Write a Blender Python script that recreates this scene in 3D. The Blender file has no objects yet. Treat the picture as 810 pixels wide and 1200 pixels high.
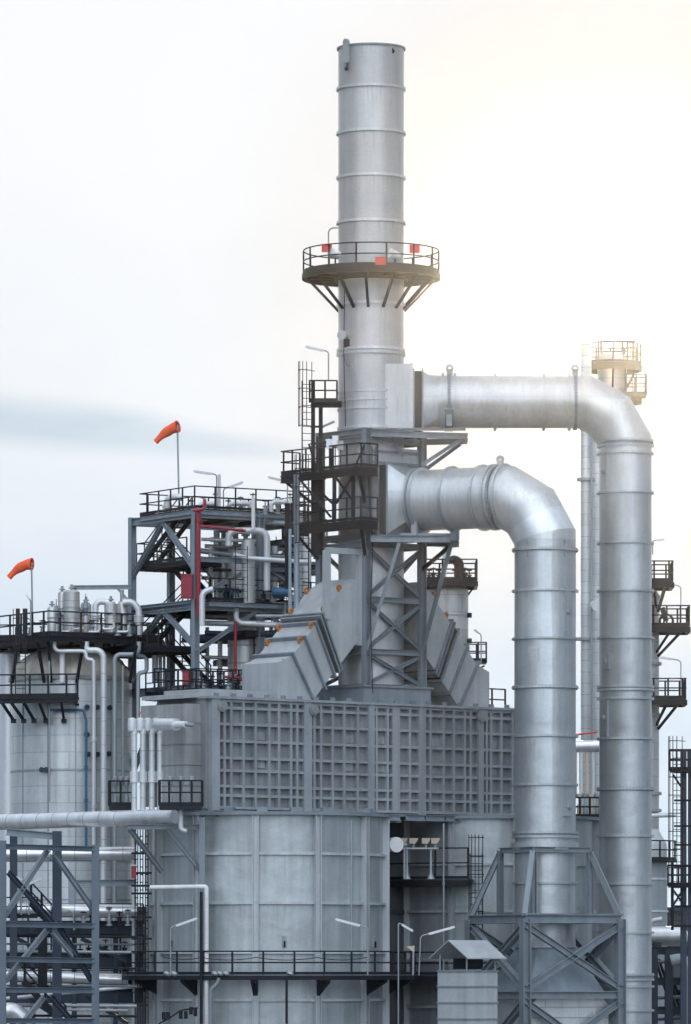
import bpy, math, random
from mathutils import Vector as V, Matrix
random.seed(7)
R_ = math.radians
scene = bpy.context.scene
COL = scene.collection
# ------------------------------------------------------------------ camera model (long lens, level, shifted up)
F = 6500.0            # focal length in photo pixels (photo 810 x 1200)
HC = 12.0             # eye height
D0 = F / 24.0         # distance of the stack
def W(px, py, y=0.0):
    d = D0 + y
    return V(((px - 405) / F * d, y, HC + (1140 - py) / F * d))
def S(y=0.0): return F / (D0 + y)
def ZZ(py, y=0.0): return HC + (1140 - py) / F * (D0 + y)
def XX(px, y=0.0): return (px - 405) / F * (D0 + y)
UP = V((0, 0, 1))

# ------------------------------------------------------------------ mesh builder
class MB:
    def __init__(s): s.v = []; s.f = []; s.m = []
    def add(s, vs, fs, mi=0):
        b = len(s.v); s.v += [V(p) for p in vs]
        for k, f in enumerate(fs):
            s.f.append([b + i for i in f]); s.m.append(mi if isinstance(mi, int) else mi[k])
        return s
    def box(s, c, size, ax=None, mi=0):
        c = V(c); sx, sy, sz = [d / 2 for d in size]
        ax = ax or (V((1, 0, 0)), V((0, 1, 0)), V((0, 0, 1)))
        vs = [c + ax[0] * (i * sx) + ax[1] * (j * sy) + ax[2] * (k * sz) for i in (-1, 1) for j in (-1, 1) for k in (-1, 1)]
        return s.add(vs, [(0, 1, 3, 2), (4, 6, 7, 5), (0, 4, 5, 1), (2, 3, 7, 6), (0, 2, 6, 4), (1, 5, 7, 3)], mi)
    def axes(s, p0, p1, side=None):
        t = (V(p1) - V(p0)); L = t.length; t = t / L
        ref = V(side) if side is not None else (UP if abs(t.z) < 0.95 else V((0, 1, 0)))
        a = t.cross(ref)
        if a.length < 1e-5: a = t.cross(V((1, 0, 0)))
        a.normalize(); b = a.cross(t).normalized()
        return t, a, b, L
    def bar(s, p0, p1, w, h=None, side=None, mi=0):
        h = h or w
        t, a, b, L = s.axes(p0, p1, side)
        return s.box((V(p0) + V(p1)) / 2, (L, w, h), (t, a, b), mi)
    def ibeam(s, p0, p1, w, h, tk=0.03, side=None):
        # H section: h along b, flanges w along a
        t, a, b, L = s.axes(p0, p1, side)
        hw, hh, k = w / 2, h / 2, tk
        pr = [(-hw, -hh), (hw, -hh), (hw, -hh + k), (k / 2, -hh + k), (k / 2, hh - k), (hw, hh - k), (hw, hh), (-hw, hh), (-hw, hh - k), (-k / 2, hh - k), (-k / 2, -hh + k), (-hw, -hh + k)]
        n = len(pr)
        vs = [V(p0) + a * x + b * y for x, y in pr] + [V(p1) + a * x + b * y for x, y in pr]
        fs = [(i, (i + 1) % n, n + (i + 1) % n, n + i) for i in range(n)]
        for o in (0, n):
            q = [(0, 1, 2, 11), (3, 4, 9, 10), (8, 5, 6, 7)]
            fs += [tuple(o + i for i in (f if o else f[::-1])) for f in q]
        return s.add(vs, fs)
    def tube(s, path, r, seg=12, caps=True, mats=None, r1=None):
        P = [V(p) for p in path]; n = len(P)
        ts = [(P[i + 1] - P[i]).normalized() for i in range(n - 1)]
        t = ts[0]; ref = UP if abs(t.z) < 0.9 else V((0, -1, 0))
        a = t.cross(ref).normalized(); b = a.cross(t).normalized()
        rings = []
        for i in range(n):
            rr = r if r1 is None else r + (r1 - r) * i / (n - 1)
            if i > 0 and i < n - 1:
                nrm = (ts[i - 1] + ts[i]).normalized(); tt = ts[i - 1]
            else:
                tt = ts[0] if i == 0 else ts[-1]; nrm = tt
            ring = []
            for k in range(seg):
                an = 2 * math.pi * k / seg
                q = P[i] + (a * math.cos(an) + b * math.sin(an)) * rr
                den = tt.dot(nrm)
                q = q - tt * ((q - P[i]).dot(nrm) / den)
                ring.append(q)
            rings.append(ring)
            if 0 < i < n - 1:
                rot = ts[i - 1].rotation_difference(ts[i]); a = rot @ a; b = rot @ b
        vs = [q for g in rings for q in g]; fs = []; mi = []
        for i in range(n - 1):
            for k in range(seg):
                fs.append((i * seg + k, i * seg + (k + 1) % seg, (i + 1) * seg + (k + 1) % seg, (i + 1) * seg + k)); mi.append(mats[i] if mats else 0)
        if caps:
            fs.append(tuple(range(seg))[::-1]); fs.append(tuple((n - 1) * seg + k for k in range(seg))); mi += [0, 0]
        return s.add(vs, fs, mi)
    def ring(s, c, ax, ri, ro, h, seg=48, a0=0, a1=360):
        c = V(c); t = V(ax).normalized(); ref = UP if abs(t.z) < 0.9 else V((0, -1, 0))
        a = t.cross(ref).normalized(); b = a.cross(t).normalized()
        full = abs(a1 - a0) >= 360; n = seg if full else seg + 1
        vs = []
        for k in range(n):
            an = R_(a0 + (a1 - a0) * k / seg); d = a * math.cos(an) + b * math.sin(an)
            vs += [c + d * ri - t * h / 2, c + d * ro - t * h / 2, c + d * ro + t * h / 2, c + d * ri + t * h / 2]
        fs = []
        for k in range(n if full else n - 1):
            o, q = 4 * k, 4 * ((k + 1) % n)
            for i in range(4):
                j = (i + 1) % 4; fs.append((o + i, o + j, q + j, q + i))
        if not full: fs += [(0, 1, 2, 3)[::-1], tuple(4 * (n - 1) + i for i in range(4))]
        return s.add(vs, fs)
    def lathe(s, c, prof, seg=48, mi=0, closed=False):
        c = V(c); n = len(prof); vs = []
        for k in range(seg):
            an = 2 * math.pi * k / seg
            vs += [c + V((r * math.cos(an), r * math.sin(an), z)) for r, z in prof]
        fs = []
        for k in range(seg):
            q = (k + 1) % seg
            for i in range(n if closed else n - 1):
                j = (i + 1) % n; fs.append((k * n + i, q * n + i, q * n + j, k * n + j))
        return s.add(vs, fs, mi)
    def prism(s, pts, d):
        # polygon pts extruded along vector d
        n = len(pts); d = V(d); vs = [V(p) for p in pts] + [V(p) + d for p in pts]
        return s.add(vs, [tuple(range(n))[::-1], tuple(range(n, 2 * n))] + [(i, (i + 1) % n, n + (i + 1) % n, n + i) for i in range(n)])
    def mesh(s, name, mats, off=V((0, 0, 0)), angle=38):
        me = bpy.data.meshes.new(name)
        me.from_pydata([tuple(p - off) for p in s.v], [], s.f)
        for m in (mats if isinstance(mats, (list, tuple)) else [mats]): me.materials.append(m)
        me.polygons.foreach_set('material_index', s.m)
        import bmesh
        bm = bmesh.new(); bm.from_mesh(me); bmesh.ops.recalc_face_normals(bm, faces=bm.faces); bm.to_mesh(me); bm.free()
        me.shade_smooth(); me.set_sharp_from_angle(angle=R_(angle)); me.update()
        return me

def bend(path, rad, n=5):
    P = [V(p) for p in path]; out = [P[0]]
    for i in range(1, len(P) - 1):
        a = (P[i - 1] - P[i]); b = (P[i + 1] - P[i]); la, lb = a.length, b.length; a /= la; b /= lb
        ang = a.angle(b)
        if ang > 3.1: out.append(P[i]); continue
        t = min(rad / math.tan(ang / 2), la * .48, lb * .48); r = t * math.tan(ang / 2)
        c = P[i] + (a + b).normalized() * (r / math.sin(ang / 2))
        s0 = P[i] + a * t - c; s1 = P[i] + b * t - c; q = s0.rotation_difference(s1)
        from mathutils import Quaternion
        for k in range(n + 1): out.append(c + Quaternion().slerp(q, k / n) @ s0)
    out.append(P[-1]); return out

# ------------------------------------------------------------------ things
class T:
    def __init__(s, name, label, cat, loc=(0, 0, 0), group=None):
        s.loc = V(loc); s.o = bpy.data.objects.new(name, None); s.o.empty_display_size = .3
        COL.objects.link(s.o); s.o.location = s.loc; s.o['label'] = label; s.o['category'] = cat
        if group: s.o['group'] = group
    def part(s, name, mb, mat, parent=None, angle=38, label=None):
        o = bpy.data.objects.new(name, mb.mesh(name, mat, s.loc, angle)); COL.objects.link(o)
        o.parent = parent or s.o
        if label: o['label'] = label
        return o
    def repeat(s, name, mb_local, mat, locs, parent=None, rots=None, angle=38):
        me = mb_local.mesh(name, mat, V((0, 0, 0)), angle); out = []
        for i, p in enumerate(locs):
            o = bpy.data.objects.new(name, me); COL.objects.link(o); o.parent = parent or s.o
            o.location = V(p) - s.loc
            if rots: o.rotation_euler = (0, 0, rots[i])
            out.append(o)
        return out
def single(name, mb, mat, label, cat, loc=None, group=None, angle=38):
    loc = V(loc) if loc is not None else V((0, 0, 0))
    o = bpy.data.objects.new(name, mb.mesh(name, mat, loc, angle)); COL.objects.link(o); o.location = loc
    o['label'] = label; o['category'] = cat
    if group: o['group'] = group
    return o
def struct(name, mb, mat, kind='structure'):
    o = bpy.data.objects.new(name, mb.mesh(name, mat)); COL.objects.link(o); o['kind'] = kind; return o

# ------------------------------------------------------------------ materials
MATS = {}
def mat(name, base, metallic=0.0, rough=0.5, var=0.18, streak=0.14, bump=0.0, brick=None, course=None, rust=0.0, fine=0.06, spec=.5):
    m = bpy.data.materials.new(name); m.use_nodes = True; nt = m.node_tree; N = nt.nodes; L = nt.links
    b = N['Principled BSDF']; b.inputs['Metallic'].default_value = metallic; b.inputs['Specular IOR Level'].default_value = spec
    tc = N.new('ShaderNodeTexCoord'); oi = N.new('ShaderNodeObjectInfo')
    def math_(op, a, c=None, **k):
        n = N.new('ShaderNodeMath'); n.operation = op
        for i, x in enumerate((a, c)):
            if x is None: continue
            if isinstance(x, (int, float)): n.inputs[i].default_value = x
            else: L.new(x, n.inputs[i])
        return n.outputs[0]
    def noise(scale, detail, mp=None, rough_=0.55):
        n = N.new('ShaderNodeTexNoise'); n.inputs['Scale'].default_value = scale; n.inputs['Detail'].default_value = detail; n.inputs['Roughness'].default_value = rough_
        if mp:
            k = N.new('ShaderNodeMapping'); k.inputs['Scale'].default_value = mp; L.new(tc.outputs['Object'], k.inputs[0]); L.new(k.outputs[0], n.inputs['Vector'])
        else: L.new(tc.outputs['Object'], n.inputs['Vector'])
        return n.outputs['Fac']
    big = noise(0.55, 5); st = noise(1.0, 4, (2.2, 2.2, 0.12)); fn = noise(9.0, 3)
    def rng(x, amp):   # noise 0.25..0.75 -> 1-amp .. 1+amp
        r = N.new('ShaderNodeMapRange'); r.inputs['From Min'].default_value = .28; r.inputs['From Max'].default_value = .72
        r.inputs['To Min'].default_value = 1 - amp; r.inputs['To Max'].default_value = 1 + amp; L.new(x, r.inputs['Value']); return r.outputs[0]
    f = math_('MULTIPLY', rng(big, var), rng(st, streak)); f = math_('MULTIPLY', f, rng(fn, fine))
    r = N.new('ShaderNodeMapRange'); r.inputs['To Min'].default_value = .93; r.inputs['To Max'].default_value = 1.07; L.new(oi.outputs['Random'], r.inputs['Value'])
    f = math_('MULTIPLY', f, r.outputs[0])
    sep = N.new('ShaderNodeSeparateXYZ'); L.new(tc.outputs['Object'], sep.inputs[0])
    if course:
        k = math_('FLOOR', math_('DIVIDE', math_('ADD', sep.outputs[2], course[1] if isinstance(course, tuple) else 0), course[0] if isinstance(course, tuple) else course))
        wn = N.new('ShaderNodeTexWhiteNoise'); wn.noise_dimensions = '1D'; L.new(k, wn.inputs['W'])
        r = N.new('ShaderNodeMapRange'); r.inputs['To Min'].default_value = .88; r.inputs['To Max'].default_value = 1.1; L.new(wn.outputs['Value'], r.inputs['Value'])
        f = math_('MULTIPLY', f, r.outputs[0])
        h_, o_ = course if isinstance(course, tuple) else (course, 0)
        fr = math_('FRACT', math_('DIVIDE', math_('ADD', sep.outputs[2], o_), h_))
        ms = N.new('ShaderNodeMapRange'); ms.interpolation_type = 'SMOOTHSTEP'; ms.inputs['From Min'].default_value = .25; ms.inputs['From Max'].default_value = 1.0; L.new(fr, ms.inputs['Value'])
        dr = noise(1.0, 3, (7, 7, .25)); dm = N.new('ShaderNodeMapRange'); dm.inputs['From Min'].default_value = .52; dm.inputs['From Max'].default_value = .72; dm.inputs['To Max'].default_value = .22; L.new(dr, dm.inputs['Value'])
        f = math_('MULTIPLY', f, math_('SUBTRACT', 1.0, math_('MULTIPLY', ms.outputs[0], dm.outputs[0])))
    if brick:   # cladding sheets wrapped round a vertical axis: (sheet width in m, height in m, radius)
        ang = math_('MULTIPLY', math_('ARCTAN2', sep.outputs[1], sep.outputs[0]), brick[2])
        cb = N.new('ShaderNodeCombineXYZ'); L.new(ang, cb.inputs[0]); L.new(sep.outputs[2], cb.inputs[1])
        bt = N.new('ShaderNodeTexBrick'); L.new(cb.outputs[0], bt.inputs['Vector']); bt.inputs['Scale'].default_value = 1
        bt.inputs['Brick Width'].default_value = brick[0]; bt.inputs['Row Height'].default_value = brick[1]; bt.inputs['Mortar Size'].default_value = .022
        bt.inputs['Mortar Smooth'].default_value = .3
        bt.inputs['Color1'].default_value = (.9, .9, .9, 1); bt.inputs['Color2'].default_value = (1.05, 1.05, 1.05, 1); bt.inputs['Mortar'].default_value = (.66, .66, .66, 1)
        f = math_('MULTIPLY', f, bt.outputs['Color'])
    mx = N.new('ShaderNodeMix'); mx.data_type = 'RGBA'; mx.blend_type = 'MULTIPLY'; mx.inputs['Factor'].default_value = 1
    mx.inputs['A'].default_value = (*base, 1)
    cc = N.new('ShaderNodeCombineColor'); [L.new(f, cc.inputs[i]) for i in range(3)]; L.new(cc.outputs[0], mx.inputs['B'])
    col = mx.outputs['Result']
    if rust:
        rn = noise(1.3, 6, (1, 1, .35), .65); rr = N.new('ShaderNodeMapRange'); rr.inputs['From Min'].default_value = .60; rr.inputs['From Max'].default_value = .80; rr.inputs['To Max'].default_value = rust; L.new(rn, rr.inputs['Value'])
        m2 = N.new('ShaderNodeMix'); m2.data_type = 'RGBA'; L.new(rr.outputs[0], m2.inputs['Factor']); L.new(col, m2.inputs['A']); m2.inputs['B'].default_value = (.16, .105, .07, 1); col = m2.outputs['Result']
    L.new(col, b.inputs['Base Color'])
    ro = N.new('ShaderNodeMapRange'); ro.inputs['To Min'].default_value = max(.05, rough - .12); ro.inputs['To Max'].default_value = min(1, rough + .14); L.new(big, ro.inputs['Value']); L.new(ro.outputs[0], b.inputs['Roughness'])
    if bump:
        bp = N.new('ShaderNodeBump'); bp.inputs['Strength'].default_value = bump; bp.inputs['Distance'].default_value = .25; L.new(noise(.9, 2), bp.inputs['Height']); L.new(bp.outputs[0], b.inputs['Normal'])
    MATS[name] = m; return m
M_stack = mat('stack_metal', (.47, .485, .50), .6, .40, .10, .10, .12, course=(2.16, -(HC + (1140 - 157) / 24.0 - 25.5)))
M_duct = mat('duct_metal', (.44, .475, .50), .65, .37, .12, .10, .15, course=(2.33, -(HC + (1140 - 693) / 24.0)), rust=.10)
M_ductl = mat('wide_duct_metal', (.44, .475, .50), .65, .37, .12, .10, .15, course=(2.34, -(HC + (1140 - 749) / 24.4)), rust=.10)
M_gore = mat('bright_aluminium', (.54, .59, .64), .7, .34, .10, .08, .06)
M_cell = mat('cell_plate', (.43, .475, .50), .5, .38, .13, .14, .14, course=(2.33, -(HC + (1140 - 1058) / 24.9)), rust=.22)
M_box = mat('box_paint', (.235, .255, .272), .1, .6, .14, .2, .0, rust=.18)
M_boxl = mat('box_end_plate', (.27, .285, .295), .1, .6, .2, .25, .15, rust=.35)
M_rib = mat('rib_paint', (.265, .292, .318), .1, .55, .1, .15)
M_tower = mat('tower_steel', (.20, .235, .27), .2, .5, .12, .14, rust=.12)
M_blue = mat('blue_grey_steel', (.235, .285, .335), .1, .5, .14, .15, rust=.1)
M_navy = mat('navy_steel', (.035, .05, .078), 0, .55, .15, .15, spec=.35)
M_slate = mat('slate_steel', (.105, .14, .18), 0, .5, .15, .15, rust=.1)
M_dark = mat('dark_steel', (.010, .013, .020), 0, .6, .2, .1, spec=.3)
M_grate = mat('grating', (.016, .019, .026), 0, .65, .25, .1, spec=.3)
M_incl = mat('inclined_duct_sheet', (.40, .43, .455), .25, .46, .1, .12, .08)
M_clad = mat('tank_cladding', (.56, .60, .625), .4, .38, .10, .16, .06, brick=(9.7, .86, 3.1), rust=.18)
M_dome = mat('rusty_dome', (.42, .40, .36), .2, .5, .2, .3, .06, rust=.8)
M_cladm = mat('vessel_cladding', (.50, .51, .515), .45, .38, .12, .15, .06, brick=(1.6, .9, 1.0))
M_clads = mat('column_cladding', (.52, .55, .57), .4, .4, .1, .12, .04, brick=(2.5, .62, .4))
M_pipe = mat('insulated_pipe', (.72, .74, .77), .7, .30, .1, .1, .06)
M_pipew = mat('pale_pipe', (.60, .63, .66), .3, .4, .08, .1)
M_pipeg = mat('grey_pipe', (.30, .34, .37), .3, .45, .1, .1)
M_joint = mat('rubber_joint', (.035, .035, .038), 0, .7, .1, .1)
M_red = mat('red_paint', (.27, .014, .032), 0, .45, .1, .1)
M_redl = mat('warning_red', (.58, .055, .05), 0, .45, .06, .06)
M_sock = mat('windsock_fabric', (.95, .13, .045), 0, .8, .06, .05)
M_lug = mat('orange_lug', (.42, .17, .055), 0, .6, .15, .1)
M_bluep = mat('blue_pipe_paint', (.035, .12, .24), .1, .45, .1, .1)
M_white = mat('white_paint', (.70, .71, .72), 0, .45, .08, .08)
M_bright = mat('silver_cladding', (.66, .68, .70), .55, .36, .1, .1, .1, rust=.08)
M_backing = mat('dark_backing', (.075, .085, .10), 0, .7, .2, .2)
M_cream = mat('cream_paint', (.52, .46, .38), 0, .6, .1, .1)
M_ground = mat('ground_concrete', (.12, .12, .118), 0, .85, .2, .0)
M_post = mat('drum_post', (.44, .475, .50), .2, .45, .10, .2, rust=.15)
M_lamp = mat('lamp_housing', (.62, .65, .67), .2, .45, .05, .05)
M_glass = mat('lamp_lens', (.62, .64, .66), 0, .25, .03, .03)

# ------------------------------------------------------------------ shared pieces
RAIL = .032
def railing(t, pts, mat_=None, h=1.1, spacing=1.25, closed=False, posts=True, r=RAIL, toe=True):
    mat_ = mat_ or M_dark
    P = [V(p) for p in pts]
    if closed: P = P + [P[0]]
    def run(dz):
        mb = MB()
        for a, b in zip(P, P[1:]): mb.tube([a + UP * dz, b + UP * dz], r, 6)
        return mb
    ro = t.part('railing', run(h), mat_); t.part('mid_rail', run(h * .52), mat_, parent=ro)
    if toe:
        mb = MB()
        for a, b in zip(P, P[1:]): mb.bar(a + UP * .07, b + UP * .07, .02, .14)
        t.part('toe_board', mb, mat_, parent=ro)
    locs = []; acc = 0.0
    total = sum((b - a).length for a, b in zip(P, P[1:])); n = max(1, round(total / spacing)); step = total / n
    for k in range(n + (0 if closed else 1)):
        d = k * step
        for a, b in zip(P, P[1:]):
            L = (b - a).length
            if d <= L + 1e-6: locs.append(a + (b - a) * min(1, d / L)); break
            d -= L
    pb = MB().tube([(0, 0, -.02), (0, 0, h)], r * 1.25, 6)
    t.repeat('post', pb, mat_, locs, parent=ro)
    return ro
def arc(c, r, a0, a1, n, z):
    return [V((c[0] + r * math.cos(R_(a0 + (a1 - a0) * k / n)), c[1] + r * math.sin(R_(a0 + (a1 - a0) * k / n)), z)) for k in range(n + 1)]
def ladder(label, base, height, wdir, out=None, cage=True, mat_=None, width=.5, group=None):
    mat_ = mat_ or M_dark; base = V(base); wd = V(wdir).normalized(); t = T('ladder', label, 'ladder', base, group)
    for sgn in (-1, 1):
        t.part('stile', MB().bar(base + wd * sgn * width / 2, base + wd * sgn * width / 2 + UP * height, .06, .05, side=wd), mat_)
    n = int(height / .32); rb = MB().tube([wd * (-width / 2), wd * (width / 2)], .018, 6)
    if n > 95: n = 95
    t.repeat('rung', rb, mat_, [base + UP * (height * (k + .5) / n) for k in range(n)])
    if cage and out is not None:
        o = V(out).normalized(); mb = MB(); z = 2.2; k = 0
        while z < height + 1.0:
            hoop = [base + UP * z + wd * (.38 * math.cos(a)) * 1.0 + o * (.72 * math.sin(a)) for a in [math.pi * i / 8 for i in range(9)]]
            mb.tube(hoop, .022, 5); z += .9
        for a in (.15, .35, .5, .65, .85):
            d = wd * (.38 * math.cos(math.pi * a)) + o * (.72 * math.sin(math.pi * a))
            mb.bar(base + d + UP * 2.2, base + d + UP * (height + .9), .04, .02)
        t.part('safety_cage', mb, mat_)
    return t
def lamp(label, base, top, tip, mat_=None, head=1.0, double=False, group='gooseneck floodlights'):
    """gooseneck lamp: pole from base up to top, then an arm to tip carrying a tubular head"""
    base, top, tip = V(base), V(top), V(tip); mat_ = mat_ or M_lamp
    t = T('gooseneck_lamp', label, 'lamp', base, group)
    d = (tip - top); L = d.length; hl = min(head, L * .8); hs = tip - d.normalized() * hl
    corner = top
    t.part('pole', MB().tube(bend([base, corner, hs + d.normalized() * .05], .22, 6), .034, 8), M_pipeg)
    t.part('lamp_head', MB().bar(hs, tip, .15, .10), mat_)
    t.part('lens', MB().bar(hs + d.normalized() * .06 - UP * .062, tip - d.normalized() * .06 - UP * .062, .13, .02), M_glass)
    return t
def valve(base, label, r=.16, h=.9, mat_=None, group=None):
    base = V(base); mat_ = mat_ or M_pipeg; t = T('gate_valve', label, 'valve', base, group)
    t.part('body', MB().lathe(base, [(0, 0), (r * 1.3, 0), (r * 1.3, .08), (r * .7, .1), (r, h * .3), (r * .7, h * .5), (r * 1.2, h * .52), (r * 1.2, h * .6), (r * .3, h * .62), (r * .25, h), (0, h)], 12), mat_)
    t.part('handwheel', MB().ring(base + UP * h * .92, UP, r * .9, r * 1.25, .05, 14).bar(base + UP * h * .92 - V((r * 1.1, 0, 0)), base + UP * h * .92 + V((r * 1.1, 0, 0)), .04).bar(base + UP * h * .92 - V((0, r * 1.1, 0)), base + UP * h * .92 + V((0, r * 1.1, 0)), .036), M_dark)
    return t
def pipe(label, pts, r, mat_=None, rad=None, seg=14, flanges=(), name='pipe', cat='pipe', group=None, seams=0, seam_mat=None):
    mat_ = mat_ or M_pipew; P = [V(p) for p in pts]
    t = T(name, label, cat, P[0], group)
    t.part('pipe_run', MB().tube(bend(P, rad or r * 2.6, 6) if len(P) > 2 else P, r, seg), mat_)
    for (i, f) in flanges:
        a, b = P[i], P[i + 1]; c = a + (b - a) * f; ax = (b - a).normalized()
        t.part('flange', MB().ring(c - ax * .05, ax, r * .9, r * 1.55, .07, seg).ring(c + ax * .05, ax, r * .9, r * 1.55, .07, seg), mat_)
    if seams:
        mb = MB()
        for a, b in zip(P, P[1:]):
            L = (b - a).length; n = int(L / seams); ax = (b - a).normalized()
            for k in range(1, n + 1):
                if k * seams < L - .1: mb.ring(a + ax * (k * seams), ax, r * .97, r * 1.012, .03, seg)
        if mb.v: t.part('seam_groove', mb, seam_mat or M_pipeg)
    return t
def vessel(label, base, r, h, mat_=None, dome=.45, nozzle=True, name='pressure_vessel', cat='vessel', group=None, bands=(), seg=40):
    base = V(base); t = T(name, label, cat, base, group)
    pr = [(0, 0), (r, 0), (r, h)] + [(r * math.cos(a), h + r * dome * math.sin(a)) for a in [math.pi / 2 * k / 7 for k in range(1, 7)]] + [(0, h + r * dome)]
    t.part('shell', MB().lathe(base, pr, seg), mat_ or M_cladm)
    for z in bands: t.part('band', MB().ring(base + UP * z, UP, r * .98, r * 1.03, .08, seg), M_pipeg)
    if nozzle: t.part('nozzle', MB().tube([base + UP * (h + r * dome * .8), base + UP * (h + r * dome + .45)], .12, 10).ring(base + UP * (h + r * dome + .42), UP, .05, .22, .1, 12), M_pipeg)
    return t
def flange_rings(t, c, r, zs, mat_, pro=.1, h=.09, seg=64, name='stiffening_ring'):
    t.repeat(name, MB().ring((0, 0, 0), UP, r - .02, r + pro, h, seg), mat_, [V((c[0], c[1], z)) for z in zs])
def box_on_wall(c, out, w, h, d):
    o = V(out).normalized(); sd = o.cross(UP).normalized()
    return MB().box(V(c) + o * d / 2, (w, d, h), (sd, o, UP))

exec_sections = []
# ------------------------------------------------------------------ sky, sun, camera
SUN_AZ, SUN_EL = 2.9, 7.1      # degrees right of the view axis, above the horizon
def sky():
    w = bpy.data.worlds.new('World'); scene.world = w; w.use_nodes = True; nt = w.node_tree; N = nt.nodes; L = nt.links
    bg = N['Background']; bg.inputs['Strength'].default_value = .10
    s = N.new('ShaderNodeTexSky'); s.sky_type = 'NISHITA'; s.sun_disc = False
    s.sun_elevation = R_(SUN_EL); s.sun_rotation = R_(SUN_AZ); s.air_density = 1; s.dust_density = 1.5; s.ozone_density = 1.5
    tc = N.new('ShaderNodeTexCoord'); sp = N.new('ShaderNodeSeparateXYZ'); L.new(tc.outputs['Generated'], sp.inputs[0])
    def m(op, a, c=None):
        n = N.new('ShaderNodeMath'); n.operation = op
        for i, x in enumerate((a, c)):
            if x is None: continue
            if isinstance(x, (int, float)): n.inputs[i].default_value = x
            else: L.new(x, n.inputs[i])
        return n.outputs[0]
    def mr(x, a, b, c, d, smooth=True):
        n = N.new('ShaderNodeMapRange'); n.interpolation_type = 'SMOOTHSTEP' if smooth else 'LINEAR'
        for k, v in zip(('From Min', 'From Max', 'To Min', 'To Max'), (a, b, c, d)): n.inputs[k].default_value = v
        L.new(x, n.inputs['Value']); return n.outputs[0]
    def mix(f, A, B, mode='MIX'):
        n = N.new('ShaderNodeMix'); n.data_type = 'RGBA'; n.blend_type = mode
        for k, x in (('Factor', f), ('A', A), ('B', B)):
            if isinstance(x, (int, float)): n.inputs[k].default_value = x
            elif isinstance(x, tuple): n.inputs[k].default_value = (*x, 1)
            else: L.new(x, n.inputs[k])
        return n.outputs['Result']
    az = m('ARCTAN2', sp.outputs[0], sp.outputs[1])            # 0 ahead, + to the right
    el = m('ARCSINE', sp.outputs[2])
    def noise(sx, sz, scale, det, rough=.55):
        cb = N.new('ShaderNodeCombineXYZ'); L.new(m('MULTIPLY', az, sx), cb.inputs[0]); L.new(m('MULTIPLY', el, sz), cb.inputs[1])
        n = N.new('ShaderNodeTexNoise'); n.inputs['Scale'].default_value = scale; n.inputs['Detail'].default_value = det; n.inputs['Roughness'].default_value = rough
        L.new(cb.outputs[0], n.inputs['Vector']); return n.outputs['Fac']
    n1 = noise(9, 34, 1, 6); n2 = noise(3, 9, 1, 4); n3 = noise(16, 90, 1, 5, .5)
    # thin overcast: pale cool low sky rising into near-white cloud
    c1_ = mix(mr(el, .02, .075, 0, 1), (5.1, 6.6, 8.0), (6.4, 7.3, 8.35))
    c2_ = mix(mr(el, .06, .105, 0, 1), c1_, (7.9, 8.3, 8.75))
    up = mix(mr(el, .095, .16, 0, 1), c2_, (8.75, 8.9, 9.15))
    cl = mix(m('MULTIPLY', mr(n1, .40, .70, 0, 1), .30), up, (8.8, 8.9, 9.1))
    cl = mix(m('MULTIPLY', mr(n3, .50, .72, 0, 1), mr(el, .10, .06, .0, .35)), cl, (6.3, 7.3, 8.2))
    # a long blue-grey cloud bank low on the left, thin tongue reaching right
    ctr = m('ADD', m('ADD', .0990, m('MULTIPLY', m('ADD', az, .062), -.085)), m('MULTIPLY', m('SUBTRACT', n3, .5), .004))
    wid = mr(az, -.065, .004, .0058, .0022)
    dd = m('DIVIDE', m('ABSOLUTE', m('SUBTRACT', el, ctr)), wid)
    band = m('MULTIPLY', mr(dd, .1, 1.15, 1, 0), mr(az, -.022, .004, 1, 0))
    band = m('MULTIPLY', band, mr(n3, .30, .6, .6, 1))
    cl = mix(m('MULTIPLY', band, .80), cl, (4.7, 5.9, 6.9))
    # warm glow round the veiled sun
    sd = (math.sin(R_(SUN_AZ)) * math.cos(R_(SUN_EL)), math.cos(R_(SUN_AZ)) * math.cos(R_(SUN_EL)), math.sin(R_(SUN_EL)))
    dt = N.new('ShaderNodeVectorMath'); dt.operation = 'DOT_PRODUCT'; L.new(tc.outputs['Generated'], dt.inputs[0]); dt.inputs[1].default_value = sd
    ang = m('ARCCOSINE', m('MINIMUM', dt.outputs['Value'], .9999999))
    ang = m('ADD', ang, m('MULTIPLY', m('SUBTRACT', n1, .5), .008))
    cl = mix(mr(ang, .020, .085, 1, 0), cl, (6.9, 6.75, 6.5))
    cl = mix(mr(ang, .0, .03, 1, 0), cl, (9.0, 8.8, 8.4))
    # unseen sky, brightened behind the viewer to light the metal, darker blue sides
    ca = m('COSINE', az)
    back = m('MULTIPLY', mr(ca, -.42, -.96, 0, 1), m('MULTIPLY', mr(el, .02, .30, .35, 1), mr(el, 1.0, 1.45, 1, .4)))
    n2b = mr(n2, .32, .66, .72, 1.15)
    side = mix(mr(el, .2, 1.2, 0, 1), (3.2, 4.2, 5.5), (9.6, 10.5, 11.8))
    far_ = mix(back, side, (23.0, 25.0, 27.6)); 
    vs = N.new('ShaderNodeVectorMath'); vs.operation = 'SCALE'; L.new(far_, vs.inputs[0]); L.new(n2b, vs.inputs['Scale'])
    far2 = mix(.18, vs.outputs[0], s.outputs[0])
    front = mr(ca, .55, .97, 0, 1); front = m('MULTIPLY', front, mr(el, .35, .9, 1, 0))
    col = mix(front, far2, cl)
    gnd = mr(sp.outputs[2], -.03, 0, 1, 0)
    col = mix(gnd, col, (2.6, 2.7, 2.8))
    L.new(col, bg.inputs['Color'])
sky()
sl = bpy.data.lights.new('sun', 'SUN'); sl.energy = 1.5; sl.angle = R_(3); sl.color = (1.0, .82, .58)
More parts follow.
